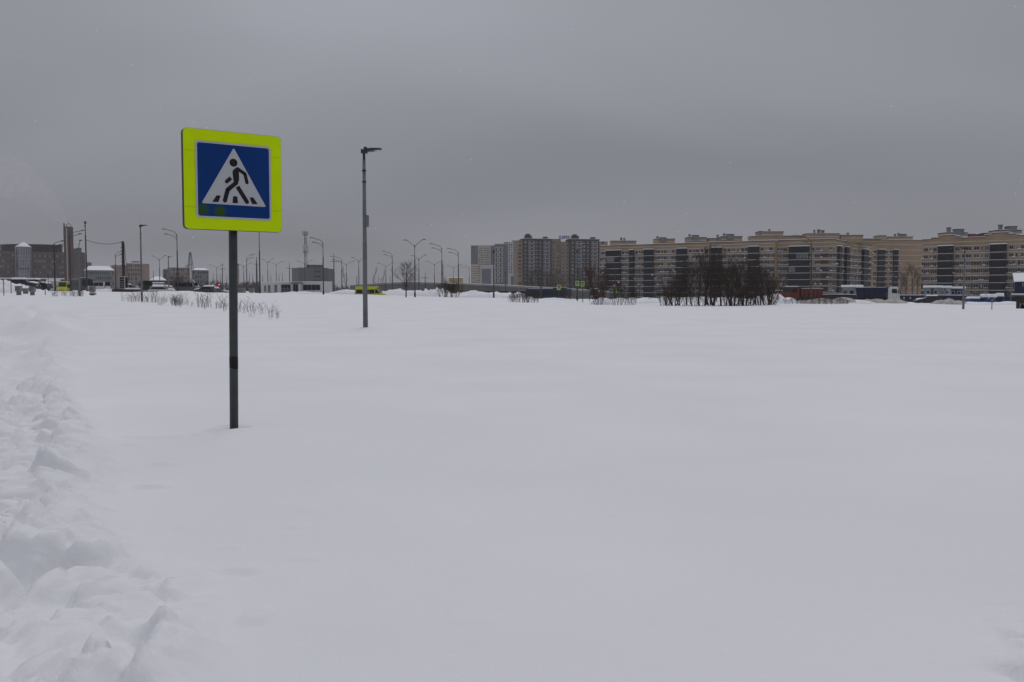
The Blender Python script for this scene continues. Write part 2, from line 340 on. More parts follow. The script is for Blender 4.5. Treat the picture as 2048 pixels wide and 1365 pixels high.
def tan_section(root, F, ztop, zbase, n, sh, cols, bays, band_from, dark_from=99, par=3.2, depth=14.0, stepped=None, ac=.35, light=None):
    b = MB(); b.fbox(F, 0, F.L, zbase, ztop, -depth, 0); b.build('wall', tan, root)
    # parapet, in steps where the roofline steps
    steps = stepped or [(0, F.L, par)]
    b = MB(); c = MB()
    for i, (u0, u1, h) in enumerate(steps):
        o = .004 + .05 * (i % 2)
        b.fbox(F, u0, u1, ztop, ztop + h, -depth + .5, o); c.k = 0; c.fbox(F, u0 - .1, u1 + .1, ztop + h, ztop + h + .3, -depth, o + .35); c.k = 1; c.fbox(F, u0 - .1, u1 + .1, ztop + h + .3, ztop + h + .46, -depth, o + .33)
    b.build('parapet', tan, root); c.build('roof_edge', [cornice, snow_cap], root)
    s = MB(); inb = lambda u: any(a - .2 < u < e + .2 for a, e in bays)
    free = []; p = 0.0
    for a, e in sorted(bays): free.append((p, a)); p = e
    free.append((p, F.L)); free = [(a, e) for a, e in free if e - a > .6]
    for k in range(n):
        for a, e in free: s.fbox(F, a, e, ztop - sh * k - .11, ztop - sh * k + .06, 0, .22)
    pm_ = .55 * min(h for _, _, h in steps); s.fbox(F, .01, F.L - .01, ztop + pm_, ztop + pm_ + .17, 0, .2); s.build('string_course', ledge, root)['kind'] = 'stuff'
    for k in range(band_from, n):
        z = ztop - sh * k; lo, hi = (1.95, .40) if k < dark_from else (2.4, .12)
        for a, e in free: d = MB(); d.fbox(F, a + .02, e - .02, z - lo, z - hi, -.1, .035); d.build('dark_brick_band', brown, root)
    A = MB()
    for k in range(n):
        z = ztop - sh * k
        for u, w in cols:
            if u < .4 or u > F.L - .4 or inb(u): continue
            put_window(root, F, u, z - 1.98, w, 1.5, .04, random.random() < .55)
            if random.random() < ac:
                v = u + (w / 2 + .5) * random.choice((-1, 1)); A.k = 0; A.fbox(F, v - .4, v + .4, z - 2.55, z - 1.95, .04, .5); A.k = 1; A.fbox(F, v - .45, v + .45, z - 1.948, z - 1.73, .05, .55)
    if A.v: A.build('air_conditioner', [conc, snow_cap], root)['kind'] = 'stuff'
    for i, (a, e) in enumerate(bays):
        loggia_bay(root, F, a, e, zbase, ztop + .1, [ztop - sh * k for k in range(1, n + 1)], light=(light or {}).get(i, ()))
def rooftop(root, F, px0, px1, ytop, ybot_z, setback, dep, name='roof_house', m=None, cap=True, band=True):
    """a box on the roof, sized from the pixel columns it spans at its own depth"""
    Y = F.y(.5 * (px0 + px1)) + setback; x0, x1 = gx(px0, Y), gx(px1, Y); z1 = zz(ytop, Y)
    b = MB(); b.k = 0; b.box(x0, x1, Y, Y + dep, ybot_z, z1)
    b.k = 1; b.box(x0 - .15, x1 + .15, Y - .15, Y + dep + .15, z1, z1 + .3)
    b.k = 2; b.box(x0 - .1, x1 + .1, Y - .1, Y + dep + .1, z1 + .3, z1 + .42)
    if band: b.k = 3; b.box(x0 + .02, x1 - .02, Y - .12, Y - .001, z1 - 1.3, z1 - 1.12)
    return b.build(name, [m or tan, cornice, snow_cap, ledge], root)
def vents(root, F, items, setback):
    for px0, px1, y0, y1 in items:
        Y = F.y(.5 * (px0 + px1)) + setback; x0, x1 = gx(px0, Y), gx(px1, Y); b = MB(); b.k = 0
        b.box(x0 + .12, x1 - .12, Y, Y + (x1 - x0) - .24, zz(y1, Y) - 1.0, zz(y0, Y)); b.k = 1; b.box(x0, x1, Y - .12, Y + (x1 - x0) - .1, zz(y0, Y), zz(y0, Y) + .35)
        b.build('vent_shaft', [galv, cornice], root)
def cols_from(F, items): return [(F.u(p), w) for p, w in items]
def bays_from(F, items): return [(F.u(a), F.u(b)) for a, b in items]

# --- long block behind the thicket: the street face, the nearer corner section and the receding end
F1 = Frame(1200, 452, 1548, 406); F2 = Frame(1548.5, 411, 1672, 401); F3 = Frame(1672, 401, 1741, 441)
r1 = thing('apartment_block', 'long tan brick apartment block with dark glazed loggias behind the thicket of bare trees', 'building', (F1.A.x, F1.A.y, -1.0))
ZT = CAMH + 21.6
tan_section(r1, F1, ZT, -2.5, 8, 3.0,
            cols_from(F1, [(1205, 1.6), (1210, 1.2), (1246, 1.6), (1252, 1.0), (1257, 1.6), (1273, 1.5), (1279, 1.0), (1285, 1.7), (1311, 1.5), (1317, 1.9), (1324, 1.0), (1330, 1.7), (1338, 1.9), (1346, 1.4), (1380, 1.7), (1388, 1.2), (1394, 1.8), (1403, 1.5), (1412, 1.9), (1419, 1.2), (1449, 1.6), (1457, 1.6), (1466, 1.9), (1475, 1.3), (1484, 1.7), (1491, 1.4), (1523, 1.6), (1531, 1.3), (1541, 1.8)]),
            bays_from(F1, [(1213.5, 1241.5), (1260, 1268), (1289, 1307), (1354, 1373), (1423, 1443), (1496, 1517)]), 1, 3, par=2.35,
            light={0: [(.05, .6, ZT - 3)]})
tan_section(r1, F2, ZT - .15, -2.5, 8, 3.0, cols_from(F2, [(1554, 1.7), (1562, 1.3), (1569, 1.9), (1624, 1.7), (1635, 1.8), (1660, 1.6), (1667, 1.6)]),
            bays_from(F2, [(1577, 1618)]), 1, 3, par=2.9, light={0: [(.35, .95, ZT - 3.15), (.0, .3, ZT - 9.15)]})
tan_section(r1, F3, ZT - .3, -2.5, 8, 3.0, cols_from(F3, [(1682, 3.0), (1696, 2.0), (1702, 2.4), (1708, 2.4), (1714, 2.4), (1719, 2.0), (1733, 2.6)]),
            bays_from(F3, [(1672.6, 1677), (1687, 1692), (1721.5, 1731)]), 1, 4, par=2.6)
for a in ((1222, 1272, 483, 2), (1310, 1349, 479, 3), (1374, 1412, 476, 3), (1416, 1438, 478, 9), (1443, 1483, 474, 3)): rooftop(r1, F1, a[0], a[1], a[2], ZT + 1, 5 + a[3], 7)
rooftop(r1, F1, 1501, 1548, 474, ZT + 2, 6, 6); rooftop(r1, F1, 1516, 1565, 464.5, ZT + 2, 13, 6)
for a in ((1565, 1612, 473, 14), (1612, 1677, 468.5, 6), (1679, 1724, 471.5, 12)): rooftop(r1, F2, a[0], a[1], a[2], ZT + 2, a[3], 7)
rooftop(r1, F2, 1724, 1760, 479, ZT + 2, 25, 7)
vents(r1, F1, [(1239.5, 1244, 477, 483), (1246, 1250, 478, 483), (1312, 1316.5, 474.5, 480), (1319, 1332, 476.5, 480), (1376, 1380.5, 470.5, 476), (1384, 1397, 472, 476), (1432, 1436, 471.5, 478), (1445, 1449.5, 469, 474), (1453, 1467, 470, 475), (1517, 1522, 464, 472)], 6.5)
vents(r1, F1, [(1525, 1532, 465.5, 470), (1535, 1539, 460.5, 466)], 15)
vents(r1, F2, [(1625, 1629, 462, 470), (1633, 1639, 461, 470), (1641, 1647, 462.5, 470)], 7.5)
vents(r1, F2, [(1583, 1598, 472, 476), (1681, 1690, 471, 476), (1692, 1696, 467.5, 474)], 15)
# --- taller block set back
F4 = Frame(1736, 498, 1845, 505); Z4 = zz(490, 504)
r2 = thing('apartment_block', 'set back tan brick apartment block with a wide blank side wall', 'building', (F4.A.x, F4.A.y, -1.0))
tan_section(r2, F4, Z4 - 3.0, -2.5, 9, 3.0, cols_from(F4, [(1748, 1.9), (1771, 1.8), (1780, 1.8), (1794.5, 1.2)]), bays_from(F4, [(1753, 1766), (1784, 1792)]), 99, 99, par=5.4)
for a in ((1756, 1770, 472, 4), (1774, 1823, 474.5, 7)): rooftop(r2, F4, a[0], a[1], a[2], Z4 + 2, a[3], 8)
vents(r2, F4, [(1786, 1790, 469.5, 474), (1793, 1797, 468, 474), (1798, 1811, 469.5, 474)], 8.5)
# --- nearer block cut by the frame
F5 = Frame(1842, 371, 2165, 334); Z5 = CAMH + 19.4
r3 = thing('apartment_block', 'tan brick apartment block with stepped parapet behind the blue site cabins', 'building', (F5.A.x, F5.A.y, -1.0))
st5 = []
for a, c, y in ((1842, 1860, 479), (1860, 1877, 475.5), (1877, 1906, 470.8), (1906, 1919, 473), (1919, 1966, 475), (1966, 1980, 469.5), (1980, 2013, 465.3), (2013, 2029, 467.5), (2029, 2075, 470), (2075, 2110, 466), (2110, 2165, 469)):
    u0, u1 = F5.u(a), F5.u(c); st5.append((max(0, u0), min(F5.L, u1), zz(y, F5.y(.5 * (a + c))) - Z5 - .3))
tan_section(r3, F5, Z5, -2.5, 7, 3.0, cols_from(F5, [(1850, 1.7), (1859, .7), (1868, 1.5), (1913, 1.7), (1924, .9), (1935, 2.1), (1951, 2.1), (1962, .7), (1971, 1.6), (2020, 1.6), (2031, .9), (2045, 2.0), (2060, 2.0), (2072, .8), (2120, 1.8), (2134, 1.8), (2150, 1.8)]),
            bays_from(F5, [(1875.5, 1905), (1979, 2011), (2080, 2108)]), 2, 5, stepped=st5, ac=.45)
rooftop(r3, F5, 1889, 1932, 466.5, Z5 + 2, 7, 7); rooftop(r3, F5, 1993, 2040, 461.5, Z5 + 2, 7, 7)
vents(r3, F5, [(1892, 1899, 457, 467), (1909, 1925.5, 460, 467), (1995, 2002, 451.5, 462), (2013.5, 2031, 454.5, 462)], 7.5)
b = MB()
for a, c, y in ((1935, 1948, 468), (1957, 1966, 468), (1966, 1981, 466)):
    b.box(gx(a, 372), gx(c, 372), 372, 376, Z5 + 2, zz(y, 372))
b.build('red_roof_hatch', mat('dull_red_metal', (.12, .035, .03), .7), r3)

# --- far towers
def win_grid(F, us, zs, w, h, off=.05):
    b = MB()
    for z in zs:
        for u in us: b.k = random.choices((0, 1, 2), (6, 2, 2))[0]; b.fbox(F, u - w / 2, u + w / 2, z, z + h, -.05, off)
    return b
def dark_tower(label, pa, pb, Yd, ytop, tan_left, tan_right):
    F = Frame(pa, Yd, pb, Yd + 4); zt = zz(ytop, Yd); r = thing('apartment_tower', label, 'building', (F.A.x, Yd, -1))
    b = MB(); b.fbox(F, 0, F.L, -3, zt, -16, 0); b.build('wall', brown, r)
    b = MB(); b.k = 0; b.fbox(F, -.2, F.L + .2, zt, zt + .9, -16.2, .3); b.k = 1; b.fbox(F, -.2, F.L + .2, zt + .9, zt + 1.05, -16.2, .3); b.build('roof_edge', [cornice, snow_cap], r)
    for u0, u1, dz, dw, ddep in tan_left + tan_right:
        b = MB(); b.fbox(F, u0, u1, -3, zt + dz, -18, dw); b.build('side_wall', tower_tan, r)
        n = max(1, int((u1 - u0) / 4.2)); us = [u0 + (u1 - u0) * (i + .5) / n for i in range(n)]
        zs = [zt - 2.6 - 3.05 * k for k in range(15)]
        g = MB()
        for z in zs:
            for u in us: g.k = pick(); g.fbox(F, u - .9, u + .9, z, z + 1.5, dw - .05, dw + .06)
        g.build('side_glazing', [glass, glass2, glass3], r)['kind'] = 'stuff'
    L = F.L
    for k in range(15):
        z = zt - 2.9 - 3.05 * k
        for f, w in ((.085, 1.6), (.48, 1.5), (.61, 1.5)): put_window(r, F, L * f, z + .2, w, 1.5, .03)
        for f in (.29, .83):                              # glazed balconies, pale aprons
            p = F(L * f, z - .55, 0); l = r.location
            inst('balcony', BALC[random.randrange(3)], r, (p[0] - l.x, p[1] - l.y, p[2] - l.z), F.rz)
    for a in ((.13, .36, 2.9, 6), (.18, .3, 4.2, 7), (.78, .92, 1.9, 5)):
        b = MB(); b.fbox(F, L * a[0], L * a[1], zt - .5, zt + a[2] + .9, -a[3] - 5, -a[3]); b.build('roof_house', brown, r)
    return r, F, zt
BALC = []
for i in range(3):
    b = MB(); W = 5.6; b.k = 0; b.box(-W / 2, W / 2, -1.1, .05, 0, .95)
    for j in range(5):
        x0 = -W / 2 + j * W / 5; b.k = 1 + (j * 7 + i * 3) % 3; b.box(x0 + .06, x0 + W / 5 - .06, -1.05, .04, .95, 2.25)
    b.k = 4; b.box(-W / 2, W / 2, -1.12, .05, 2.25, 2.42)
    BALC.append(b.mesh('balcony', [mat('balcony_apron', (.20, .20, .205), .7), glass3, glass2, glass, wframe]))
dark_tower('dark brown tower block with pale balconies beside the white tower', 1046, 1102.5, 720, 479.5, [(-4.6, -.02, -.6, -1.2, 0)], [])
dark_tower('dark brown tower block with pale balconies next to the rooftop letters', 1140, 1198, 722, 480.5, [], [(23.53, 31.5, -.8, -.8, 0)])
Fm = Frame(1102.6, 728, 1140, 728); rm = thing('apartment_tower', 'tan tower joining the two dark brown tower blocks under the rooftop letters', 'building', (Fm.A.x, 728, -1))
zt = zz(479.5, 728)
for u0, u1, dz, dw in ((0, 7.6, 0, 0), (7.61, 15.2, -2.2, 2.0)):
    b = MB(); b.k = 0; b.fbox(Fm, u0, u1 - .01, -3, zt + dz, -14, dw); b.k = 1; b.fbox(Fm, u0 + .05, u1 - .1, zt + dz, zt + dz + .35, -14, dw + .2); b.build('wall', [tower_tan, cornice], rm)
    for k in range(14):
        for j in range(2): put_window(rm, Fm, u0 + 1.8 + 3.6 * j, zt + dz - 3.3 - 3.05 * k, 1.5, 1.5, dw + .03, False)
lt = thing('rooftop_sign', 'blue rooftop letters with a pointed emblem on the tan tower roof', 'sign', (gx(1117, 729), 729, zt))
lb = mat('sign_blue', (.02, .05, .22), .4)
b = MB(); x0 = gx(1117, 729)
for i in range(6): b.tube([(x0 + .5 + i * 2.0, 729.3, zt - (0 if i < 3 else 2.2) - .3), (x0 + .5 + i * 2.0, 729.3, zt + 1.2)], .08, 4)
b.box(x0 + .2, x0 + 11, 729.2, 729.35, zt + .55, zt + .7)
b.build('support_frame', dsteel, lt)
def letter(strokes, x, w, h, th=.55):
    b = MB()
    for s in strokes:
        for (a, c), (d, e) in zip(s[:-1], s[1:]):
            p = Vector((x + a * w, 0, c * h)); q = Vector((x + d * w, 0, e * h)); v = (q - p).normalized() * th * .45; nrm = Vector((-v.z, 0, v.x)).normalized() * th / 2; p = p - v * .6; q = q + v * .6
            b.hexa([tuple(k) for k in (p - nrm + Vector((0, -.12, 0)), q - nrm + Vector((0, -.12, 0)), q - nrm + Vector((0, .12, 0)), p - nrm + Vector((0, .12, 0)), p + nrm + Vector((0, -.12, 0)), q + nrm + Vector((0, -.12, 0)), q + nrm + Vector((0, .12, 0)), p + nrm + Vector((0, .12, 0)))])
    return b
ring = [(.5 + .5 * math.cos(t), .5 + .5 * math.sin(t)) for t in [i * math.pi / 6 for i in range(13)]]
arc = [(.5 + .5 * math.cos(t), .5 + .5 * math.sin(t)) for t in [R(45) + i * R(270) / 8 for i in range(9)]]
glyphs = [[[(0, 0), (.3, .95), (.5, 1.15), (.7, .95), (1, 0)]], [[(0, 0), (0, 1)], [(1, 1), (.1, .5), (1, 0)]], [[(0, 0), (0, 1), (.8, 1), (1, .78), (.8, .5), (0, .5)]], [ring], [arc]]
for g, p in zip(glyphs, (1118, 1124, 1128.2, 1132.4, 1137)):
    o = letter(g, gx(p, 729) - x0, 1.35, 2.2).build('letter', lb, lt, local=True); o.location.z = .75; o.location.y = -.1
# white tower with small windows, grey slab, cream tower
def far_tower(label, Fd, ytop, m, rows, ncol, w, h, extra=()):
    F = Fd; zt = zz(ytop, F.A.y); r = thing('apartment_tower', label, 'building', (F.A.x, F.A.y, -1))
    b = MB(); b.fbox(F, 0, F.L, -3, zt, -18, 0); b.build('wall', m, r)
    b = MB(); b.k = 0; b.fbox(F, -.2, F.L + .2, zt, zt + 1.0, -18.2, .3); b.k = 1; b.fbox(F, -.2, F.L + .2, zt + 1, zt + 1.2, -18.2, .3); b.build('roof_edge', [conc, snow_cap], r)
    us = [F.L * (i + .5) / ncol for i in range(ncol)]; zs = [zt - 3 - 3.05 * k for k in range(rows)]
    if ncol: win_grid(F, us, zs, w, h).build('glazing', [glass, glass3, glass2], r)['kind'] = 'stuff'
    return r, F, zt
whitew = mat('pale_panel', (.34, .34, .35), .8, .1, .2); greyw = mat('slate_panel', (.075, .08, .092), .8, .15, .2); creamw = mat('cream_panel', (.36, .31, .24), .8, .1, .2)
r, F, zt = far_tower('white panelled tower with small square windows left of the dark brown tower', Frame(1016.5, 1000, 1043, 1000), 486.5, whitew, 11, 6, 1.3, 1.9)
b = MB(); b.fbox(F, F.L * .2, F.L * .9, 1, zt - 37, .06, .7); b.build('stair_glazing', greyw, r)
b = MB(); b.fbox(F, F.L * .3, F.L * .75, zt, zt + 3.2, -14, -6); b.build('roof_house', greyw, r)
r, F, zt = far_tower('slate grey tower with pale gridded balcony frames', Frame(989.5, 1060, 1016, 1060), 489.5, greyw, 0, 0, 1, 1)
u1 = F.u(1007)
for i in range(2):
    for k in range(9):
        b = MB(); z = zt - 3.5 - 6.1 * k; a = u1 * (.02 + .5 * i); e = a + u1 * .48
        if z < 18 : continue
        b.k = 0; b.fbox(F, a, e, z, z + .7, 0, .5); b.fbox(F, a, a + .7, z - 5.4, z, 0, .5)
        b.k = 1; b.fbox(F, a + .9, e - .3, z - 4.6, z - .6, .01, .2); b.k = 2; b.fbox(F, a + 2.6, a + 4.2, z - 4.4, z - .8, .21, .3); b.build('balcony_frame', [whitew, glass, creamw], r)
b = MB(); b.k = 0; b.fbox(F, F.u(1008), F.L, zt, zt + 3.0, -15, -.2); b.k = 1; b.fbox(F, F.u(1008), F.L, zt + 3, zt + 3.4, -15, -.1); b.build('stair_tower', [greyw, snow_cap], r)
b = MB(); b.fbox(F, F.u(1003), F.L - .4, 0, 9.5, .01, .5); b.build('entrance_hall', tan, r)
r, F, zt = far_tower('cream and grey panelled tower at the far left of the tower row', Frame(942, 1200, 990.5, 1200), 492.5, creamw, 18, 0, 1, 1)
b = MB(); b.fbox(F, .02, F.u(956), zz(529, 1200), zt - .02, -1, .5); b.build('corner_cladding', greyw, r); b = MB(); b.fbox(F, F.u(981.5), F.L - .02, zz(530, 1200), zt - .02, -1, .5); b.build('corner_cladding', greyw, r)
b = MB(); b.fbox(F, F.u(961.5), F.u(986), -2, zz(530.2, 1200), -1, 2.2); b.build('entrance_block', whitew, r)
b = MB(); b.fbox(F, F.u(964), F.u(982), -1, zz(538, 1200), 2.3, 2.9); b.build('entrance_glazing', greyw, r)
us = [F.u(p) for p in (958.5, 962, 965, 969, 972, 975, 978)]; zs = [zt - 4 - 3.05 * k for k in range(12)]
win_grid(F, us, zs, 1.5, 1.7, .08).build('glazing', [glass3, glass2, glass], r)['kind'] = 'stuff'
us = [F.u(p) for p in (944, 947.5, 951, 954.5, 958)]; zs = [zz(529, 1200) - 4 - 3.05 * k for k in range(8)]
win_grid(F, us, zs, 1.4, 1.6, .08).build('lower_glazing', [glass3, glass, glass2], r)['kind'] = 'stuff'
b = MB(); b.fbox(F, F.u(955), F.u(980), zz(529, 1200), zt - .5, -1, .03); b.build('balcony_column', creamw, r)
for k in range(12):
    b = MB(); z = zt - 4.6 - 3.05 * k; b.fbox(F, F.u(967), F.u(980), z, z + .9, 0, 1.0); b.build('balcony', whitew, r)

# --- brown office building with atrium and the brick tower
brownp = mat('brown_panel', (.115, .085, .075), .8, .15, .08); brownd = mat('dark_brown_panel', (.075, .05, .046), .8, .15, .1)
Fo = Frame(-60, 555, 176, 592); r = thing('office_building', 'brown office building with a glazed atrium and snow covered pyramid roof', 'building', (gx(60, 580), 580, 3)); zg = 2.0
def opx(u0, u1, ya, m, name, w0, w1, zb=zg):
    b = MB(); b.fbox(Fo, Fo.u(u0), Fo.u(u1), zb, zz(ya, Fo.y(.5 * (u0 + u1))), w0, w1); return b.build(name, m, r)
opx(-60, 172, 503.5, brownp, 'wall', -30, 0); opx(-60, 8, 500, brownp, 'left_wing', -25, -.5); opx(143.5, 165, 497.5, brownp, 'right_wing', -20, .6); opx(158, 166, 496, brownd, 'stair_head', -12, -2)
b = MB(); zt = zz(490.5, 585); zb = zz(504, 585); c = Vector((gx(66, 600), 600)); n = 28
pts = [(c.x + 19.5 * math.cos(2 * math.pi * i / n), c.y + 14 * math.sin(2 * math.pi * i / n)) for i in range(n)]
b.prism(pts, lambda a, e, w: (a, e, w), zb - 1, zt); b.k = 1; b.prism([(c.x + (x - c.x) * 1.02, c.y + (y - c.y) * 1.02) for x, y in pts], lambda a, e, w: (a, e, w), zt, zt + .7); b.build('upper_drum', [brownd, cornice], r)
# atrium
b = MB(); b.k = 0; ya = zz(495, 575); pl = [(Fo.u(32), 0), (Fo.u(37), 5), (Fo.u(59), 5), (Fo.u(66), 0), (Fo.u(62), -6), (Fo.u(36), -6)]
T = lambda a, e, w: Fo(a, w, e)
b.prism(pl, T, zg + 3, ya); at_ = b.build('atrium', mat('atrium_glass', (.15, .165, .185), .15, .5, .15, spec=.5), r)
b = MB()
for i in range(10):
    u = Fo.u(32.5 + i * 3.3); w = 5.06 if 37 < 32.5 + i * 3.3 < 59 else 2.6
    b.fbox(Fo, u - .12, u + .12, zg + 3, ya, w - .6, w + .06)
for k in range(9): b.fbox(Fo, Fo.u(37), Fo.u(59), zg + 5 + k * 2.3, zg + 5.2 + k * 2.3, 4.9, 5.1)
b.build('mullion', wframe, at_)
b = MB()
for k in (1.2, 9.2): b.fbox(Fo, Fo.u(37.4), Fo.u(58.6), zg + 5 + k, zg + 6.6 + k, 4.9, 5.04)
b.build('dark_floor_band', mullion_m, at_)
b = MB(); ap = Fo(Fo.u(50.5), zz(484.5, 575), 0); bs = [Fo(a, ya + .03, w + (.6 if w > 0 else 0)) for a, w in pl]
b.poly(bs + [ap], [(i, (i + 1) % 6, 6) for i in range(6)] + [tuple(range(6))[::-1]]); b.build('pyramid_roof', snow_cap, r)
g = MB()
for k in range(4):
    z = zz(513.5 + 11 * k, 585) - .6
    for p in list(range(3, 30, 5)) + list(range(72, 128, 5)):
        if random.random() < .8: g.k = random.choices((0, 1), (1, 1))[0]; g.fbox(Fo, Fo.u(p) - .6, Fo.u(p) + .6, z, z + 1.5, -.1, .06)
g.build('glazing', [glass2, glass3], r)['kind'] = 'stuff'
b = MB(); b.fbox(Fo, Fo.u(-50), Fo.u(135), zz(558, 585) - .3, zz(557, 585), 0, 2.5); b.build('snowy_canopy', snow_cap, r)
b = MB()
for k in range(6): b.fbox(Fo, Fo.u(160), Fo.u(170), zz(508 + 9 * k, 580), zz(503.8 + 9 * k, 580), 0, .08)
b.build('dark_window_bay', glass3, r)
# tower
Yt = 560; x0, x1 = gx(130, Yt), gx(143, Yt); ct = .5 * (x0 + x1)
t_ = thing('brick_tower', 'tall square brick tower with an arched metal finial beside the brown office building', 'tower', (ct, Yt, 2))
redb = brick_mat('dull_red_brick', (.10, .062, .052), (.085, .052, .045), (.11, .09, .08))
b = MB(); b.box(x0, x1, Yt, Yt + 4.2, 2, zz(453.5, Yt)); b.build('shaft', redb, t_)
b = MB(); b.box(ct - .5, ct + .3, Yt - .12, Yt + .05, 4, zz(456, Yt)); b.build('pale_strip', mat('pale_strip', (.28, .28, .28), .8), t_)
b = MB(); b.box(x0 + .02, x0 + .5, Yt + .2, Yt + 1, zz(453.5, Yt), zz(447, Yt)); b.build('corner_fin', dsteel, t_)
z0 = zz(453.5, Yt); b = MB(); hw = 1.5; xc = ct + .4
b.tube([(xc - hw, Yt + 2, z0)] + [(xc - hw * math.cos(a) , Yt + 2, z0 + .8 + 1.0 * math.sin(a)) for a in [i * math.pi / 10 for i in range(11)]] + [(xc + hw, Yt + 2, z0)], .32, 5)
b.tube([(xc - .35, Yt + 2, z0 + 1.7), (xc, Yt + 2, z0 + 2.7), (xc + .35, Yt + 2, z0 + 1.7)], .25, 4); b.build('arch_finial', wframe, t_)
# --- low and middling buildings on the left
def slab(name, label, p0, p1, Y, ytop, m, zb, dep=12, roof=None, rows=0, ncol=0, skew=0.0, wm=None):
    skew = skew or -(gx(.5 * (p0 + p1), Y) / Y) * (gx(p1, Y) - gx(p0, Y))
    F = Frame(p0, Y, p1, Y + skew); zt = zz(ytop, Y); r = thing(name, label, 'building', (F.A.x, Y, zb))
    b = MB(); b.fbox(F, 0, F.L, zb - 1, zt, -dep, 0); b.build('wall', m, r)
    b = MB()
    if roof:
        h = roof * mpp(Y); b.poly([F(-.4, zt, .5), F(F.L + .4, zt, .5), F(F.L + .4, zt, -dep - .5), F(-.4, zt, -dep - .5), F(2, zt + h, -dep * .5), F(F.L - 2, zt + h, -dep * .5)], [(0, 1, 5, 4), (1, 2, 5), (2, 3, 4, 5), (3, 0, 4), (3, 2, 1, 0)])
    else: b.fbox(F, -.2, F.L + .2, zt, zt + .5, -dep - .2, .2)
    b.build('roof', snow_cap, r)
    if rows:
        zs = [zt - 2.4 - 3.0 * k for k in range(rows)]; us = [F.L * (i + .5) / ncol for i in range(ncol)]
        win_grid(F, us, zs, min(1.8, F.L / ncol * .55), 1.5, .06).build('glazing', wm or [glass3, glass, glass2], r)['kind'] = 'stuff'
    return r, F, zt
greyb = mat('grey_render', (.16, .16, .165), .85, .12, .15); pinkb = mat('pinkish_panel', (.30, .215, .19), .85, .1, .15); tanp = mat('faded_tan_panel', (.24, .185, .155), .85, .12, .15)
slab('long_house', 'long low grey building with a snowy hipped roof right of the brown office building', 174, 229, 520, 540.5, greyb, 2, 14, 9, 3, 13)
slab('rooftop_block', 'small pink block showing above the snowy hipped roof', 176, 184.5, 600, 525, pinkb, 2, 8, rows=3, ncol=2)
r, F, zt = slab('apartment_house', 'pinkish panel apartment house with a blank pink end wall', 257, 284, 620, 527, tanp, 2, 16, rows=8, ncol=6)
b = MB(); b.fbox(F, F.L + .01, F.L + 5.2, 1, zt - .2, -16, -.3); b.build('end_wall', pinkb, r)
b = MB(); b.fbox(F, -10, -.01, 1, zt - 1.4, -12, -.6); b.fbox(F, 3, 8, zt, zt + 1.8, -9, -4); b.build('stair_wing', tanp, r)
slab('snowy_house', 'small house with a bright snowy roof between the grey apartment houses', 303, 333, 420, 561, brownd, 1.5, 10, 8)
slab('apartment_house', 'tan panel apartment house behind the lattice pylon', 337, 380, 640, 535, tanp, 2, 14, rows=7, ncol=9)
slab('tower_wing', 'narrow dark grey house wing left of the tan panel apartment house', 328, 337, 655, 539, greyb, 2, 10, rows=6, ncol=2)
r, F, zt = slab('corner_house', 'grey corner house with a snowy roof behind the lattice pylon', 386, 418, 600, 540.5, greyb, 2, 14, 4.5, 6, 7)
slab('panel_tower', 'far red and white striped panel tower by the sign pole', 475, 479, 900, 527, pinkb, 2, 8, rows=12, ncol=2)
# --- grey box building with the radio mast
cladm = mat('grey_cladding', (.13, .132, .138), .7, .12, .12)
Fg = Frame(598, 420, 657, 426); r = thing('equipment_building', 'windowless grey metal clad building with a radio mast on its roof', 'building', (Fg.A.x, 420, 1)); zt = zz(535.5, 420)
b = MB(); b.fbox(Fg, 0, Fg.L, -.5, zt, -16, 0); b.build('wall', cladm, r)
Fh = Frame(657.05, 426, 669, 440); b = MB(); b.fbox(Fh, 0, Fh.L, -.5, zt - .3, -4, 0); b.build('end_wall', mat('dark_cladding', (.085, .088, .092), .7), r)
b = MB()
for i in range(26): b.fbox(Fg, i * Fg.L / 26 + .1, i * Fg.L / 26 + .2, 0, zt - .1, -.02, .06)
b.build('cladding_rib', galv, r)['kind'] = 'stuff'
b = MB(); b.k = 0; b.fbox(Fg, Fg.u(622), Fg.u(650), zt, zz(529.5, 424), -9, -3); b.k = 1; b.fbox(Fg, Fg.u(622), Fg.u(650), zz(529.5, 424), zz(529, 424) + .15, -9.1, -2.9); b.build('plant_room', [dconc, snow_cap], r)
g = MB()
for k in range(4):
    for p in (630, 633, 637, 640): g.fbox(Fg, Fg.u(p) - .3, Fg.u(p) + .3, zt - 2.2 - 2.3 * k, zt - 1.4 - 2.3 * k, -.05, .08)
g.build('louvre', dsteel, r)
Ym = 428; xm = gx(612, Ym); rt = thing('radio_mast', 'red and white lattice radio mast above the grey clad building', 'mast', (xm, Ym, 1))
za, zb = 0.5, zz(463, Ym); redw = mat('mast_red', (.17, .09, .085), .7); mw = mat('mast_white', (.26, .26, .27), .7)
legs = lambda z: .95 - .45 * (z - za) / (zb - za)
nseg = 20; b = MB()
for i in range(nseg):
    z0, z1 = za + (zb - za) * i / nseg, za + (zb - za) * (i + 1) / nseg; b.k = (i // 2) % 2
    for j in range(3):
        a0, a1 = 2 * math.pi * j / 3, 2 * math.pi * (j + 1) / 3; r0, r1 = legs(z0), legs(z1)
        P = lambda r_, a, z: (xm + r_ * math.cos(a), Ym + r_ * math.sin(a), z)
        b.tube([P(r0, a0, z0), P(r1, a0, z1)], .11, 4); b.tube([P(r0, a0, z0), P(r1, a1, z1)], .06, 3); b.tube([P(r1, a0, z1), P(r1, a1, z1)], .06, 3)
b.build('lattice', [redw, mw], rt)
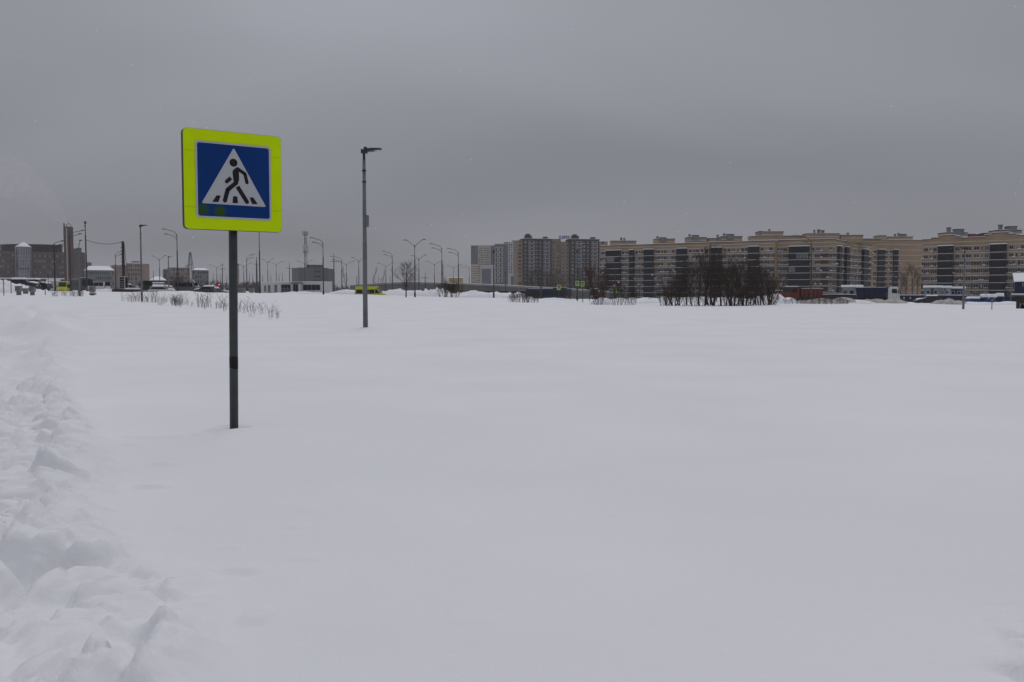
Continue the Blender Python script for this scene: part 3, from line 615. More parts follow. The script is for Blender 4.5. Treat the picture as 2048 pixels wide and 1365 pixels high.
for z, n_ in ((zb - .8, 6), (zz(503, Ym), 5), (zz(494, Ym), 3)):
    for j in range(n_):
        a = 2 * math.pi * j / n_ + z; b = MB(); x, y = xm + 1.2 * math.cos(a), Ym + 1.2 * math.sin(a); b.box(x - .2, x + .2, y - .12, y + .12, z - .9, z + .9); b.build('antenna', wframe, rt)
b = MB()
for z in (zb - 1.9, zz(505.5, Ym)): b.tube([(xm, Ym, z), (xm, Ym, z + .12)], 1.3, 10)
b.build('platform', dsteel, rt)
# --- white flat-roofed kiosk building
kw = mat('white_panel', (.50, .50, .51), .75, .06, .5)
Fk = Frame(556, 258, 645, 256); Fl = Frame(522, 272, 556, 258); r = thing('pavilion', 'white flat roofed single storey pavilion with dark openings and a blue canopy', 'building', (Fk.A.x, 258, 1)); zt = zz(564.5, 257)
b = MB(); b.fbox(Fk, 0, Fk.L, 0, zt, -8, 0); b.build('wall', kw, r); b = MB(); b.fbox(Fl, 0, Fl.L - .01, 0, zt - .02, -6, 0); b.build('side_wall', kw, r)
b = MB(); b.fbox(Fk, -.1, Fk.L + .1, zt, zt + .14, -8, .15); b.build('roof', snow_cap, r); b = MB(); b.fbox(Fl, 0, Fl.L, zt - .02, zt + .1, -6, .12); b.build('side_roof', snow_cap, r)
def kopen(F, a, c, y0, y1, m, nm, n=0):
    b = MB(); u0, u1, z0, z1 = F.u(a), F.u(c), zz(y1, 258), zz(y0, 258); b.k = 0; b.fbox(F, u0, u1, z0, z1, -.1, .03); b.k = 1
    b.fbox(F, u0 - .1, u0, z0, z1, -.1, .07); b.fbox(F, u1, u1 + .1, z0, z1, -.1, .07); b.fbox(F, u0 - .1, u1 + .1, z1, z1 + .1, -.1, .07)
    for i in range(1, n): u = u0 + (u1 - u0) * i / n; b.fbox(F, u - .04, u + .04, z0, z1, -.1, .06)
    b.build(nm, [m, galv], r)
kopen(Fl, 529, 532.5, 571.5, 584, glass, 'door'); kopen(Fl, 536.5, 541, 571.2, 586, glass, 'door'); kopen(Fl, 549.5, 554.5, 570.5, 587, glass, 'door')
kopen(Fk, 563, 581, 570, 577.5, mullion_m, 'shutter', 3); kopen(Fk, 563, 581, 578, 586.5, glass3, 'window', 3); kopen(Fk, 607, 640, 570.5, 581, glass, 'window', 4); kopen(Fk, 587, 600, 569.5, 588, glass, 'entrance', 3)
b = MB(); b.fbox(Fk, Fk.u(585), Fk.u(606), zz(567.5, 257), zz(566, 257), 0, 2.0); b.build('canopy', mat('canopy_blue', (.03, .06, .16), .5), r)
b = MB(); b.fbox(Fk, Fk.u(602), Fk.u(605), zz(588, 257), zz(567.5, 257), .2, 1.9); b.build('canopy_side', kw, r)
# --- ramp of the flyover
pts = [(700, 345, 570), (760, 330, 566), (815, 318, 563.2), (930, 306, 566.8), (1010, 300, 570.2), (1060, 300, 573), (1130, 302, 577), (1200, 306, 581.5), (1260, 310, 586)]
r = thing('flyover_ramp', 'grey concrete flyover ramp wall sloping down behind the navy fence', 'ramp', (gx(1000, 305), 305, -1))
b = MB(); e = MB()
for (p0, Y0, t0), (p1, Y1, t1) in zip(pts[:-1], pts[1:]):
    P = lambda p, Y, z, w: (gx(p, Y), Y + w, z)
    zA, zB = zz(t0, Y0), zz(t1, Y1)
    b.hexa([P(p0, Y0, -2, 0), P(p1, Y1, -2, 0), P(p1, Y1, -2, 9), P(p0, Y0, -2, 9), P(p0, Y0, zA - .7, 0), P(p1, Y1, zB - .7, 0), P(p1, Y1, zB - .7, 9), P(p0, Y0, zA - .7, 9)])
    e.k = 0; e.hexa([P(p0, Y0, zA - .69, -.25), P(p1, Y1, zB - .69, -.25), P(p1, Y1, zB - .69, .3), P(p0, Y0, zA - .69, .3), P(p0, Y0, zA - .08, -.25), P(p1, Y1, zB - .08, -.25), P(p1, Y1, zB - .08, .3), P(p0, Y0, zA - .08, .3)])
    e.k = 1; e.hexa([P(p0, Y0, zA - .08, -.25), P(p1, Y1, zB - .08, -.25), P(p1, Y1, zB - .08, .3), P(p0, Y0, zA - .08, .3), P(p0, Y0, zA + .05, -.25), P(p1, Y1, zB + .05, -.25), P(p1, Y1, zB + .05, .3), P(p0, Y0, zA + .05, .3)])
b.build('ramp_wall', mat('ramp_concrete', (.13, .13, .13), .9, .2, .15), r); e.build('parapet', [conc, snow_cap], r)
slab('warehouse', 'low yellowish building showing above the flyover ramp', 898, 926, 560, 556, mat('dull_yellow_panel', (.30, .26, .13), .8), -1, 10)
# ------------------------------------------------------------------ the crossing sign
SY = 8.26; TH = R(34.0); SW = .9
sc_ = at(468, 363.5, SY)
r = thing('crossing_sign', 'pedestrian crossing sign with wide yellow green border on a dark steel post in the snow', 'road sign', (POLE.x, POLE.y, POLE.z))
sd_ = Vector((math.cos(TH), math.sin(TH), 0)); sn_ = Vector((math.sin(TH), -math.cos(TH), 0))
def S(a, b, w): return tuple(sc_ + sd_ * (a * SW) + sn_ * w + Vector((0, 0, b * SW)))   # a right, b up, in sign widths; w towards the viewer
def SP(x, y):                                            # a point of the enlarged view of the sign to sign coordinates
    u = (x - 155) / 1027.0
    for _ in range(3):
        v = (y - (92 + 95 * u)) / (1048 - 55 * u); u = (x - (158 - 8 * v)) / (1029 - 7 * v)
    uu = u * (1 - .03 * (1 - u))                         # nearer left half
    return (uu - .5, .5 - v)
def rrect(x0, x1, y0, y1, r_, n=6):
    o = []
    for cx, cyy, a0 in ((x1 - r_, y1 - r_, 0), (x0 + r_, y1 - r_, 90), (x0 + r_, y0 + r_, 180), (x1 - r_, y0 + r_, 270)):
        for i in range(n + 1): a = R(a0 + 90 * i / n); o.append((cx + r_ * math.cos(a), cyy + r_ * math.sin(a)))
    return o
def fluo():
    m = mat('fluorescent_yellow_green', (.60, .82, .002), .6, .04, 6, spec=.1); return m
flu = fluo(); edgem = mat('sign_edge_steel', (.035, .04, .042), .6)
b = MB(); b.prism(rrect(-.5, .5, -.5, .5, .045), S, -.058, -.004); b.build('backing_tray', edgem, r)
def clip(lo, hi, poly):                                  # keep a band of the rounded square between two heights
    o = []
    for (x0, y0), (x1, y1) in zip(poly, poly[1:] + poly[:1]):
        ins = lo <= y0 <= hi
        if ins: o.append((x0, y0))
        ts = [(l - y0) / (y1 - y0) for l in (lo, hi) if (y1 != y0) and 0 < (l - y0) / (y1 - y0) < 1]
        for t in sorted(ts): o.append((x0 + t * (x1 - x0), y0 + t * (y1 - y0)))
    return o
full = rrect(-.497, .497, -.497, .497, .043)
for lo, hi in ((.281, .6), (-.276, .279), (-.6, -.278)):
    b = MB(); b.prism(clip(lo, hi, full), S, -.003, 0); b.build('border_panel', flu, r)
inner = .3845
b = MB(); b.prism(rrect(-inner, inner, -inner, inner, .035), S, .001, .0065)
whi = mat('sign_white', (.45, .46, .49), .5, .03, 8); b.build('sign_plate', whi, r)
blu = mat('sign_blue_field', (.006, .040, .175), .6, .08, 5, spec=.1)
t = blu.node_tree; bs = t.nodes['Principled BSDF']         # a smudge of sprayed paint at the lower left
geo = t.nodes.new('ShaderNodeTexCoord'); nz = t.nodes.new('ShaderNodeTexNoise'); nz.inputs['Scale'].default_value = 9; nz.inputs['Detail'].default_value = 2; t.links.new(geo.outputs['Object'], nz.inputs[0])
fac = None
for cpt, rad in ((S(*SP(345, 945), .008), .085), (S(*SP(515, 962), .008), .08)):
    loc = Vector(cpt) - r.location; d = t.nodes.new('ShaderNodeVectorMath'); d.operation = 'DISTANCE'; t.links.new(geo.outputs['Object'], d.inputs[0]); d.inputs[1].default_value = loc
    mr = t.nodes.new('ShaderNodeMapRange'); mr.inputs[1].default_value = rad; mr.inputs[2].default_value = rad * .2; mr.interpolation_type = 'SMOOTHSTEP'; t.links.new(d.outputs['Value'], mr.inputs[0])
    if fac is None: fac = mr.outputs[0]
    else:
        mm = t.nodes.new('ShaderNodeMath'); mm.operation = 'MAXIMUM'; t.links.new(fac, mm.inputs[0]); t.links.new(mr.outputs[0], mm.inputs[1]); fac = mm.outputs[0]
m2 = t.nodes.new('ShaderNodeMath'); m2.operation = 'MULTIPLY'; m2.use_clamp = True; t.links.new(fac, m2.inputs[0]); m3 = t.nodes.new('ShaderNodeMath'); m3.operation = 'MULTIPLY'; m3.inputs[1].default_value = 1.7; t.links.new(nz.outputs[0], m3.inputs[0]); t.links.new(m3.outputs[0], m2.inputs[1])
mixn = t.nodes.new('ShaderNodeMix'); mixn.data_type = 'RGBA'; mixn.inputs[7].default_value = (.035, .085, .008, 1); t.links.new(m2.outputs[0], mixn.inputs[0])
oldl = bs.inputs['Base Color'].links[0].from_socket; t.links.new(oldl, mixn.inputs[6]); t.links.new(mixn.outputs[2], bs.inputs['Base Color'])
bi = .3645
b = MB(); b.prism(rrect(-bi, bi, -bi, bi, .022), S, .007, .0078); b.build('blue_field', blu, r)
tri = [SP(678, 303), SP(330, 875), SP(1003, 915)]
def round_poly(P, rr, n=4):
    o = []
    for i, p in enumerate(P):
        p = Vector(p); a = (Vector(P[i - 1]) - p).normalized(); c = (Vector(P[(i + 1) % len(P)]) - p).normalized()
        for k in range(n + 1): s = k / n; o.append(tuple(p + a * rr * (1 - s) ** 2 + c * rr * s ** 2))
    return o
b = MB(); b.prism(round_poly(tri, .02), S, .0079, .0088); b.build('white_triangle', whi, r)
blk = mat('sign_black', (.008, .008, .009), .5)
def capsule(b, P, wd, cap0=True, cap1=True):
    P = [Vector(SP(*p)) for p in P]; h = wd * 1.17 / 1030.0 / 2
    for p, q in zip(P[:-1], P[1:]):
        d = (q - p).normalized(); n = Vector((-d.y, d.x)); a0 = math.atan2(n.y, n.x); pts = []
        e1 = cap1 or q is not P[-1]; e0 = cap0 or p is not P[0]
        pts += [tuple(q + h * Vector((math.cos(a0 - math.pi * i / 8), math.sin(a0 - math.pi * i / 8)))) for i in range(9)] if e1 else [tuple(q + n * h), tuple(q - n * h)]
        pts += [tuple(p + h * Vector((math.cos(a0 + math.pi - math.pi * i / 8), math.sin(a0 + math.pi - math.pi * i / 8)))) for i in range(9)] if e0 else [tuple(p - n * h), tuple(p + n * h)]
        b.prism(pts[::-1], S, .0089, .0095 + .0002 * (len(b.f) % 5))
b = MB(); hc = SP(671, 457); b.prism([(hc[0] + .041 * math.cos(i * math.pi / 12), hc[1] + .041 * math.sin(i * math.pi / 12)) for i in range(24)], S, .0089, .0095)
b.prism([SP(*p) for p in ((657, 552), (668, 530), (706, 503), (726, 512), (726, 636), (712, 668), (690, 678), (666, 648))][::-1], S, .0089, .0094)
capsule(b, [(712, 520), (788, 573), (807, 662)], 31); capsule(b, [(641, 614), (595, 652)], 34, cap0=False)
capsule(b, [(694, 664), (603, 737), (571, 848)], 38); capsule(b, [(706, 704), (801, 862)], 38, cap0=False)
b.build('pedestrian_symbol', blk, r)
for q in (((485, 795), (530, 797), (503, 865), (440, 863)), ((657, 803), (702, 805), (708, 876), (650, 876)), ((830, 815), (870, 816), (915, 886), (855, 885))):
    b = MB(); b.prism([SP(*p) for p in q][::-1], S, .0089, .0094); b.build('crossing_stripe', blk, r)
# post, clamps, cap
pt = at(465.2, 300, SY + .085); pb = POLE.copy(); pb.z -= .35
pm = mat('dark_painted_post', (.040, .046, .047), .5, .35, 4, spec=.4, bump=.15)
b = MB(); b.tube([pb, pb.lerp(pt, .5), pt], .039, 20); b.build('post', pm, r, smooth=True)
b = MB(); k = (.98 * (Vector((0, 0, zz(722, 8.3))) - pb).z) / (pt.z - pb.z); c = pb.lerp(pt, k); h = Vector((0, 0, .06))
b.tube([c - h, c - h * .5, c + h * .6, c + h], [.0392, .0402, .0402, .0392], 20); b.build('black_tape_band', blk, r)
for zf in (-.28, .25):
    b = MB(); zc = sc_.z + zf * SW; k = (zc - pb.z) / (pt.z - pb.z); c = pb.lerp(pt, k)
    b.tube([c - Vector((0, 0, .02)), c + Vector((0, 0, .02))], .046, 16); q = Vector(S(0, zf, -.05)); b.tube([c, Vector((q.x, q.y, c.z))], .018, 6); b.build('clamp', galv, r)

# ------------------------------------------------------------------ street lamps and poles
def root_at(name, label, cat, px, Y, group=None, sink=.3):
    p = gp(px, Y); return thing(name, label, cat, p, 0, group), p
def park_lamp(label, px, py, Y, ytop, side=1, group=None, r0=.085):
    p = at(px, py, Y); p.z = min(p.z, G(p.x, p.y) + .25); r = thing('park_lamp', label, 'street lamp', p, 0, group); h = zz(ytop, Y) - p.z
    b = MB(); b.tube([(0, 0, -.6), (0, 0, h * .5), (0, 0, h - .35)], [r0 * 1.12, r0 * .9, r0 * .68], 12); b.build('pole', galv, r, smooth=True, local=True)
    for z in (h - .75, h - 1.15):
        b = MB(); b.tube([(0, 0, z), (0, 0, z + .05)], r0 * .95, 12); b.build('collar', dsteel, r, local=True)
    b = MB(); b.tube([(0, 0, h - .4), (0, 0, h - .1), (side * .1, 0, h - .02)], [.05, .05, .045], 8); b.box(-.1, .12, -.09, .09, h - .1, h + .04); b.box(-.0, .1, -.05, .05, h + .04, h + .13); b.build('bracket', dsteel, r, local=True)
    b = MB(); P = [(.05, -.02), (.35, .0), (.62, .06), (.64, .09), (.35, .1), (.05, .08)]
    b.prism(P if side > 0 else [(-a, c) for a, c in P][::-1], lambda a, c, w: (a, w, h + c - .02), .14, -.14); hd = b.build('lamp_head', dsteel, r, local=True)
    b = MB(); x0, x1 = sorted((side * .2, side * .56)); b.hexa([(x0, -.1, h - .03), (x1, -.1, h + .005), (x1, .1, h + .005), (x0, .1, h - .03), (x0, -.1, h - .012), (x1, -.1, h + .022), (x1, .1, h + .022), (x0, .1, h - .012)]); b.build('lens', lampglass, hd, local=True)
    if Y < 50:
        b = MB(); z = h * .635 - .4; b.box(r0 * .6, r0 * .6 + .1, -.08, .08, z, z + .42); b.build('control_box', galv, r, local=True)
    return r
park_lamp('tall grey tapered lamp post with a flat head standing alone in the open snow field', 731, 657, 32.6, 301.5)
park_lamp('slim dark lamp post with a flat head rising from the dry weeds', 284, 602, 80, 452)
park_lamp('brown grey lamp post on the snow in front of the blue portable cabins', 1926.5, 618, 78, 497, side=-1)
park_lamp('lamp post with a short cap standing beside the snow covered cars', 338, 587, 160, 514.5, r0=.12)
def road_lamp(px, py, Y, ytop, kind, label, side=1, group=None, reach=2.0, thick=.108):
    """kind 'D': two curved arms on one side; 'Y': an arm to each side; 'P': plain mast"""
    p = at(px, py, Y); p.z = min(p.z, G(p.x, p.y) + .4); r = thing('road_lamp', label, 'street lamp', p, 0, group); h = zz(ytop, Y) - p.z
    hj = h * .66; b = MB(); b.tube([(0, 0, -.8), (0, 0, hj), (0, 0, hj + .05)], [thick * 1.15, thick, thick * .6], 8)
    b.tube([(0, 0, hj), (0, 0, h - (.9 if kind != 'P' else 0))], [thick * .6, thick * .5], 6); b.build('pole', farsteel, r, local=True)
    b = MB(); b.tube([(0, 0, -.5), (0, 0, .75)], thick * 1.6, 8); b.build('base', dsteel, r, local=True)
    heads = []
    if kind == 'D':
        for j, dz in ((0, 0), (1, -.85)):
            s = side * (1 - .2 * j); pts = [(0, 0, h - 1.5 + dz * .6), (s * .1, 0, h - .9 + dz), (s * .45, 0, h - .45 + dz), (s * reach * .95, 0, h - .02 + dz)]
            b = MB(); b.tube(pts, .046, 5); b.build('arm', farsteel, r, local=True); heads.append((pts[-1], side))
    elif kind == 'Y':
        for s in (-1, 1):
            pts = [(0, 0, h - 1.5), (s * .15, 0, h - 1.1), (s * .6, 0, h - .7), (s * reach, 0, h + (.05 if s > 0 else -.08))]
            b = MB(); b.tube(pts, .046, 5); b.build('arm', farsteel, r, local=True); heads.append((pts[-1], s))
    elif kind == 'P':
        b = MB(); b.tube([(0, 0, h), (0, 0, h + .5)], [.28, .2], 8); b.build('cap', farsteel, r, local=True)
    for (x, y, z), s in heads:
        b = MB(); x0, x1 = sorted((x - s * .1, x + s * .62)); b.taper((x0, x1, -.13, .13), z - .04, (x0 + .08, x1 - .12, -.09, .09), z + .08); b.build('lamp_head', dsteel, r, local=True)
    return r
dl, dr = 'stepped grey road lamp with two curved arms reaching to one side, heads to the left', 'stepped grey road lamp with two curved arms reaching to one side, heads to the right'
yl = 'stepped grey road lamp with an arm and head on each side'
gD, gY = 'two armed road lamps along the road', 'double sided road lamps along the road'
for px, py, Y, yt in ((356, 587, 152, 458.5), (647, 590, 172, 476), (785, 590, 222, 503), (884, 594, 183, 488), (917, 596, 192, 497)): road_lamp(px, py, Y, yt, 'D', dl, -1, gD)
for px, py, Y, yt in ((232, 579, 220, 502), (494, 585, 240, 509.5)): road_lamp(px, py, Y, yt, 'D', dr, 1, gD, 1.6)
road_lamp(684, 590, 226, 513, 'D', 'road lamp whose two long level arms reach back over the pavilion end', -1, None, 2.4)
road_lamp(938.5, 580, 330, 530, 'D', 'far road lamp with long arms beside the cream tower', -1, None, 3.4)
for px, py, Y, yt in ((830, 594, 166, 480), (838, 591, 240, 511), (869, 590, 285, 523), (907, 580, 380, 531), (718, 587, 250, 515), (772, 590, 300, 527), (553, 580, 330, 524), (536, 580, 300, 518.5), (610, 580, 310, 522), (320, 583, 250, 512), (434, 578, 330, 530), (693, 588, 290, 523), (488, 582, 300, 527)):
    road_lamp(px, py, Y, yt, 'Y', yl, 1, gY, 1.5 if yt < 520 else 2.2)
road_lamp(520, 583, 150, 462, 'P', 'tall plain stepped mast showing below the right corner of the crossing sign', 1)
road_lamp(1621.5, 604, 148, 474, 'D', 'tall grey road lamp standing right in front of the orange red dump truck', -1, None, 1.2)
road_lamp(1154.5, 601, 150, 506, 'P', 'tall dark mast behind a yellow bordered crossing sign', 1, None)
road_lamp(987.5, 595, 160, 506, 'P', 'tall dark mast in front of the grey flyover ramp', 1, None, thick=.10)
road_lamp(1082, 601, 155, 545, 'P', 'shorter mast standing in front of the dark blue bus', 1, None, thick=.12)
road_lamp(1011, 583, 270, 548, 'P', 'short far mast by the end of the flyover ramp fence', 1, None, thick=.13)
road_lamp(1230.5, 595, 150, 520, 'P', 'thin mast in front of the left end of the long tan block', 1, None, thick=.07)
road_lamp(1758.5, 600, 230, 548, 'D', 'small road lamp rising above the blue dump truck', 1, None, 1.2, thick=.1)
# camera mast with the cable, arms over the road, leaning disc lamp
p = gp(174, 175); p.z = at(174, 583, 175).z; r = thing('camera_mast', 'tall stepped mast with a small dome on top and a cable tied to it', 'mast', p); h = zz(443, 175) - p.z; hj = zz(470, 175) - p.z
b = MB(); b.tube([(0, 0, -.8), (0, 0, hj)], [.17, .13], 8); b.tube([(0, 0, hj), (0, 0, h - .5)], [.075, .06], 6); b.build('pole', farsteel, r, local=True)
b = MB(); b.tube([(0, 0, h - .6), (0, 0, h - .45), (0, 0, h - .1), (0, 0, h)], [.08, .2, .2, .1], 8); b.tube([(-.3, 0, h - .1), (.3, 0, h - .1)], .05, 4); b.build('dome_camera', dsteel, r, local=True)
b = MB(); b.tube([(-.08, 0, h - 1.1), (-.08, 0, h - .8)], .14, 6); b.build('small_box', dsteel, r, local=True)
for px, py, Y, yt, x1, dy in ((110.5, 583, 172, 485, 131, 3), (141.5, 580, 190, 466, 172, 5)):
    p = at(px, py, Y); r = thing('cantilever_lamp', ('dark lamp mast with two long arms reaching to the brick tower' if px < 120 else 'dark lamp mast with two long rising arms standing in front of the brick tower'), 'street lamp', p); h = zz(yt, Y) - p.z; Lr = (x1 - px) * mpp(Y)
    b = MB(); b.tube([(0, 0, -1), (0, 0, h * .7), (0, 0, h - .3)], [.17, .13, .10], 8); b.build('pole', dsteel, r, local=True)
    for dz, f in ((0, 1.0), (-.75, .78)):
        b = MB(); b.tube([(0, 0, h - .9 + dz * .5), (.12, 0, h - .3 + dz), (.45, 0, h + dz), (Lr * f, 0, h + dz + dy * mpp(Y))], [.07, .06, .055, .05], 5); b.build('arm', dsteel, r, local=True)
        b = MB(); zq = h + dz + dy * mpp(Y); b.box(Lr * f - .6, Lr * f + .15, -.14, .14, zq - .07, zq + .07); b.build('lamp_head', dsteel, r, local=True)
p = at(159.5, 592, 108); r = thing('disc_lamp', 'grey lamp post with a leaning top arm and a flat disc head', 'street lamp', p); h = zz(481, 108) - p.z
b = MB(); b.tube([(0, 0, -.6), (0, 0, h * .84)], [.1, .075], 8); b.build('pole', galv, r, local=True)
b = MB(); b.tube([(0, 0, h * .84), (.05, 0, h * .9), (.22, 0, h - .05)], .045, 6); b.build('arm', galv, r, local=True)
b = MB(); b.tube([(.25, 0, h - .06), (.25, 0, h), (.25, 0, h + .06)], [.12, .24, .15], 12); b.build('lamp_head', dsteel, r, local=True)
# pile driving machine with the leaning mast
Yp = 172; p = at(250, 582, Yp); r = thing('drilling_rig', 'dark drilling machine with a tall runged mast and a grey framed cab in the snow', 'machine', p); H = zz(483, Yp) - p.z
rust = mat('dark_rusty_steel', (.05, .028, .024), .8, .4, 2)
b = MB(); xm_ = (247.8 - 250) * mpp(Yp); b.box(xm_ - .18, xm_ + .18, -.2, .2, .6, H); b.build('mast', rust, r, local=True)
for i in range(10):
    b = MB(); z = 2.2 + i * (H - 2.8) / 10; b.box(xm_ - .55, xm_ - .181, -.03, .03, z, z + .07); b.build('rung', dsteel, r, local=True)
b = MB(); b.tube([(xm_ + .2, .1, H - .3), (xm_ + .45, .1, H * .6), (xm_ + .85, .1, H * .35), (xm_ + .9, .1, H * .2), (xm_ + .3, .1, 1.2)], .05, 5); b.tube([(xm_ + .2, -.1, H - .6), (xm_ + .3, -.1, H * .55), (xm_ + .7, -.1, 1.5)], .04, 5); b.build('hose', dsteel, r, local=True)
b = MB(); w0, w1, z0, z1 = (241.5 - 250) * mpp(Yp), (254 - 250) * mpp(Yp), .3, zz(555, Yp) - p.z
for x in (w0, w1 - .14): b.box(x, x + .14, -.85, -.7, z0, z1); b.box(x, x + .14, .7, .85, z0, z1)
b.box(w0, w1, -.86, .86, z1, z1 + .16)
for k in range(1, 5): z = z0 + (z1 - z0) * k / 5; b.box(w0 + .14, w1 - .14, -.83, -.75, z, z + .07)
b.box(w0 + .01, w1 - .01, -.84, .84, z0 - .02, z0 + .2); b.build('cab_frame', mat('pale_metal', (.32, .33, .32), .6), r, local=True)
b = MB(); b.box(w0 + .15, w1 - .15, -.68, .68, z0 + .21, z1 - .01); b.build('cab', glass, r, local=True)
b = MB(); b.k = 0; b.box(-2.0, 2.6, -1.2, 1.2, -.35, .27); b.k = 1; b.box(w1 + .05, 2.55, -1.1, 1.1, .27, .55); b.build('tracked_base', [rust, snow_cap], r, local=True)
# cable
a0 = Vector((gx(174.5, 175), 175, zz(480, 175))); a1 = Vector((gx(247.5, Yp), Yp, zz(484, Yp))); b = MB()
b.tube([a0.lerp(a1, i / 14) - Vector((0, 0, .62 * 4 * (i / 14) * (1 - i / 14))) for i in range(15)], .045, 4)
tag(b.build('overhead_cable', dsteel), 'thin dark sagging cable between the camera mast and the drilling machine mast', 'cable')
# lattice pylon and substation masts
Yl = 330; p = gp(382, Yl); r = thing('lattice_pylon', 'grey lattice power pylon in front of the panel houses', 'pylon', p); H = zz(505, Yl) - p.z
b = MB(); wd = lambda z: .75 - .55 * max(0, (z - H * .65) / (H * .35)) + .35 * max(0, 1 - z / (H * .5)); n = 13
for i in range(n):
    z0, z1 = H * i / n, H * (i + 1) / n
    for sx in (-1, 1):
        for sy in (-1, 1): b.tube([(sx * wd(z0), sy * wd(z0), z0), (sx * wd(z1), sy * wd(z1), z1)], .09, 4)
        b.tube([(sx * wd(z0), -wd(z0), z0), (-sx * wd(z1), -wd(z1), z1)], .055, 3)
    b.tube([(-wd(z1), -wd(z1), z1), (wd(z1), -wd(z1), z1)], .055, 3)
b.build('lattice', farsteel, r, local=True)
b = MB(); b.tube([(-2.0, 0, H * .66), (0, 0, H * .70), (1.1, 0, H * .74)], .09, 4); b.tube([(-2.0, 0, H * .66), (-.7, 0, H * .66)], .07, 4); b.build('cross_arm', farsteel, r, local=True)
def sub_mast(px, Y, ytop, arm, label='slender dark substation mast with a short cross arm', group='substation masts', th=.16):
    p = gp(px, Y); r = thing('substation_mast', label, 'mast', p, 0, group); h = zz(ytop, Y) - p.z
    b = MB(); b.tube([(0, 0, -.5), (0, 0, h * .72), (0, 0, h)], [th, th * .8, th * .25], 6); b.build('pole', farsteel, r, local=True)
    b = MB(); z = h * (.80 if arm else .93); a = arm or .25; b.tube([(-a, 0, z), (a, 0, z)], .07, 4); b.build('cross_arm', farsteel, r, local=True)
for px, Y, yt, arm in ((445.5, 300, 526, 1.0), (579.5, 300, 524, 1.2), (668.5, 240, 507, .9), (850.5, 300, 545, 1.2), (427, 420, 546, 0), (441.5, 430, 549, 0), (454, 430, 551, 0), (499.5, 420, 546, 0), (506, 430, 548, 0), (526, 420, 549, 0), (542, 430, 549, 0), (558.5, 420, 547, 0), (565.5, 430, 546, 0), (714, 300, 552, 0), (757, 380, 553, 0), (748, 390, 559, 0), (762, 400, 557, 0), (780.5, 380, 552, 0), (307.5, 400, 541, 0)):
    sub_mast(px, Y, yt, arm)
sub_mast(514, 300, 514, .9, 'thick double substation mast with a pinkish far column by the tall plain mast', None, .3)
# boom barrier arms left of the sign pole
p = gp(399, 190); r = thing('raised_barrier', 'white raised boom barrier arm beside the snow covered cars', 'barrier', p)
b = MB(); b.tube([(.3, 0, .5), (-1.4, 0, zz(560, 190) - p.z)], .07, 5); b.build('boom', snow_cap, r, local=True); b = MB(); b.box(.1, .5, -.2, .2, -.3, .9); b.build('post', dsteel, r, local=True)
# red brake light, built as a glowing lamp in a housing on a pole
p = gp(438.5, 200); r = thing('brake_light', 'small far red brake light set on a pole above the cars', 'brake light', p); z = zz(570, 200) - p.z
b = MB(); b.tube([(0, 0, -.5), (0, 0, z - .5)], .06, 6); b.build('pole', dsteel, r, local=True); b = MB(); b.box(-.16, .16, -.1, .1, z - .75, z + .25); b.build('housing', dsteel, r, local=True)
b = MB(); b.tube([(0, -.13, z), (0, -.1, z)], .12, 10); b.build('red_lamp', mat('brake_red', (1, .05, .03), .4, .0, emit=3.0), r, local=True)
# ------------------------------------------------------------------ small road signs by the crossing
def mini_cross(px, y0, y1, px0, px1, Y, base_y, label, turn=0.0):
    p = at(px, base_y, Y); p.z = min(p.z, G(p.x, p.y)); r = thing('crossing_sign', label, 'road sign', p); m = mpp(Y); z0, z1 = zz(y1, Y) - p.z, zz(y0, Y) - p.z; w = (z1 - z0) * .72
    b = MB(); b.tube([(0, .06, -.3), (0, .06, z1)], .055, 8); b.build('post', dsteel, r, local=True)
    ca, sa = math.cos(turn), math.sin(turn); T = lambda a, c, q: (ca * a + sa * q, sa * a - ca * q, c)
    b = MB(); b.prism([(-w / 2, z0), (w / 2, z0), (w / 2, z1), (-w / 2, z1)], T, 0, .03); b.build('border_panel', flu, r, local=True)
    b = MB(); f = .15; b.prism([(-w * (.5 - f), z0 + w * f), (w * (.5 - f), z0 + w * f), (w * (.5 - f), z1 - w * f), (-w * (.5 - f), z1 - w * f)], T, .031, .04); b.build('blue_field', blu2, r, local=True)
    b = MB(); zc = .5 * (z0 + z1); b.prism([(-w * .28, zc - w * .33), (w * .28, zc - w * .33), (0, zc + w * .3)], T, .041, .047); b.build('white_triangle', whi, r, local=True)
    b = MB(); b.prism([(-w * .06, zc - w * .28), (w * .06, zc - w * .28), (w * .05, zc + w * .05), (-w * .05, zc + w * .05)], T, .048, .052); b.build('pedestrian_symbol', blk, r, local=True)
blu2 = mat('small_sign_blue', (.012, .04, .14), .4)
mini_cross(1117.5, 570.3, 580.3, 1114, 1121, 165, 600, 'small crossing sign with yellow border just right of the dark blue bus', R(5))
mini_cross(1154.5, 562.5, 572.3, 1151, 1158, 140, 602, 'small crossing sign with yellow border mounted in front of the tall dark mast', R(5))
mini_cross(1165.5, 562.8, 573.2, 1162, 1168, 128, 604, 'small crossing sign with yellow border on a short grey post', R(-35))
mini_cross(1229.5, 576, 585.5, 1227, 1232, 150, 596, 'crossing sign with yellow border below the round red and white sign', R(-30))
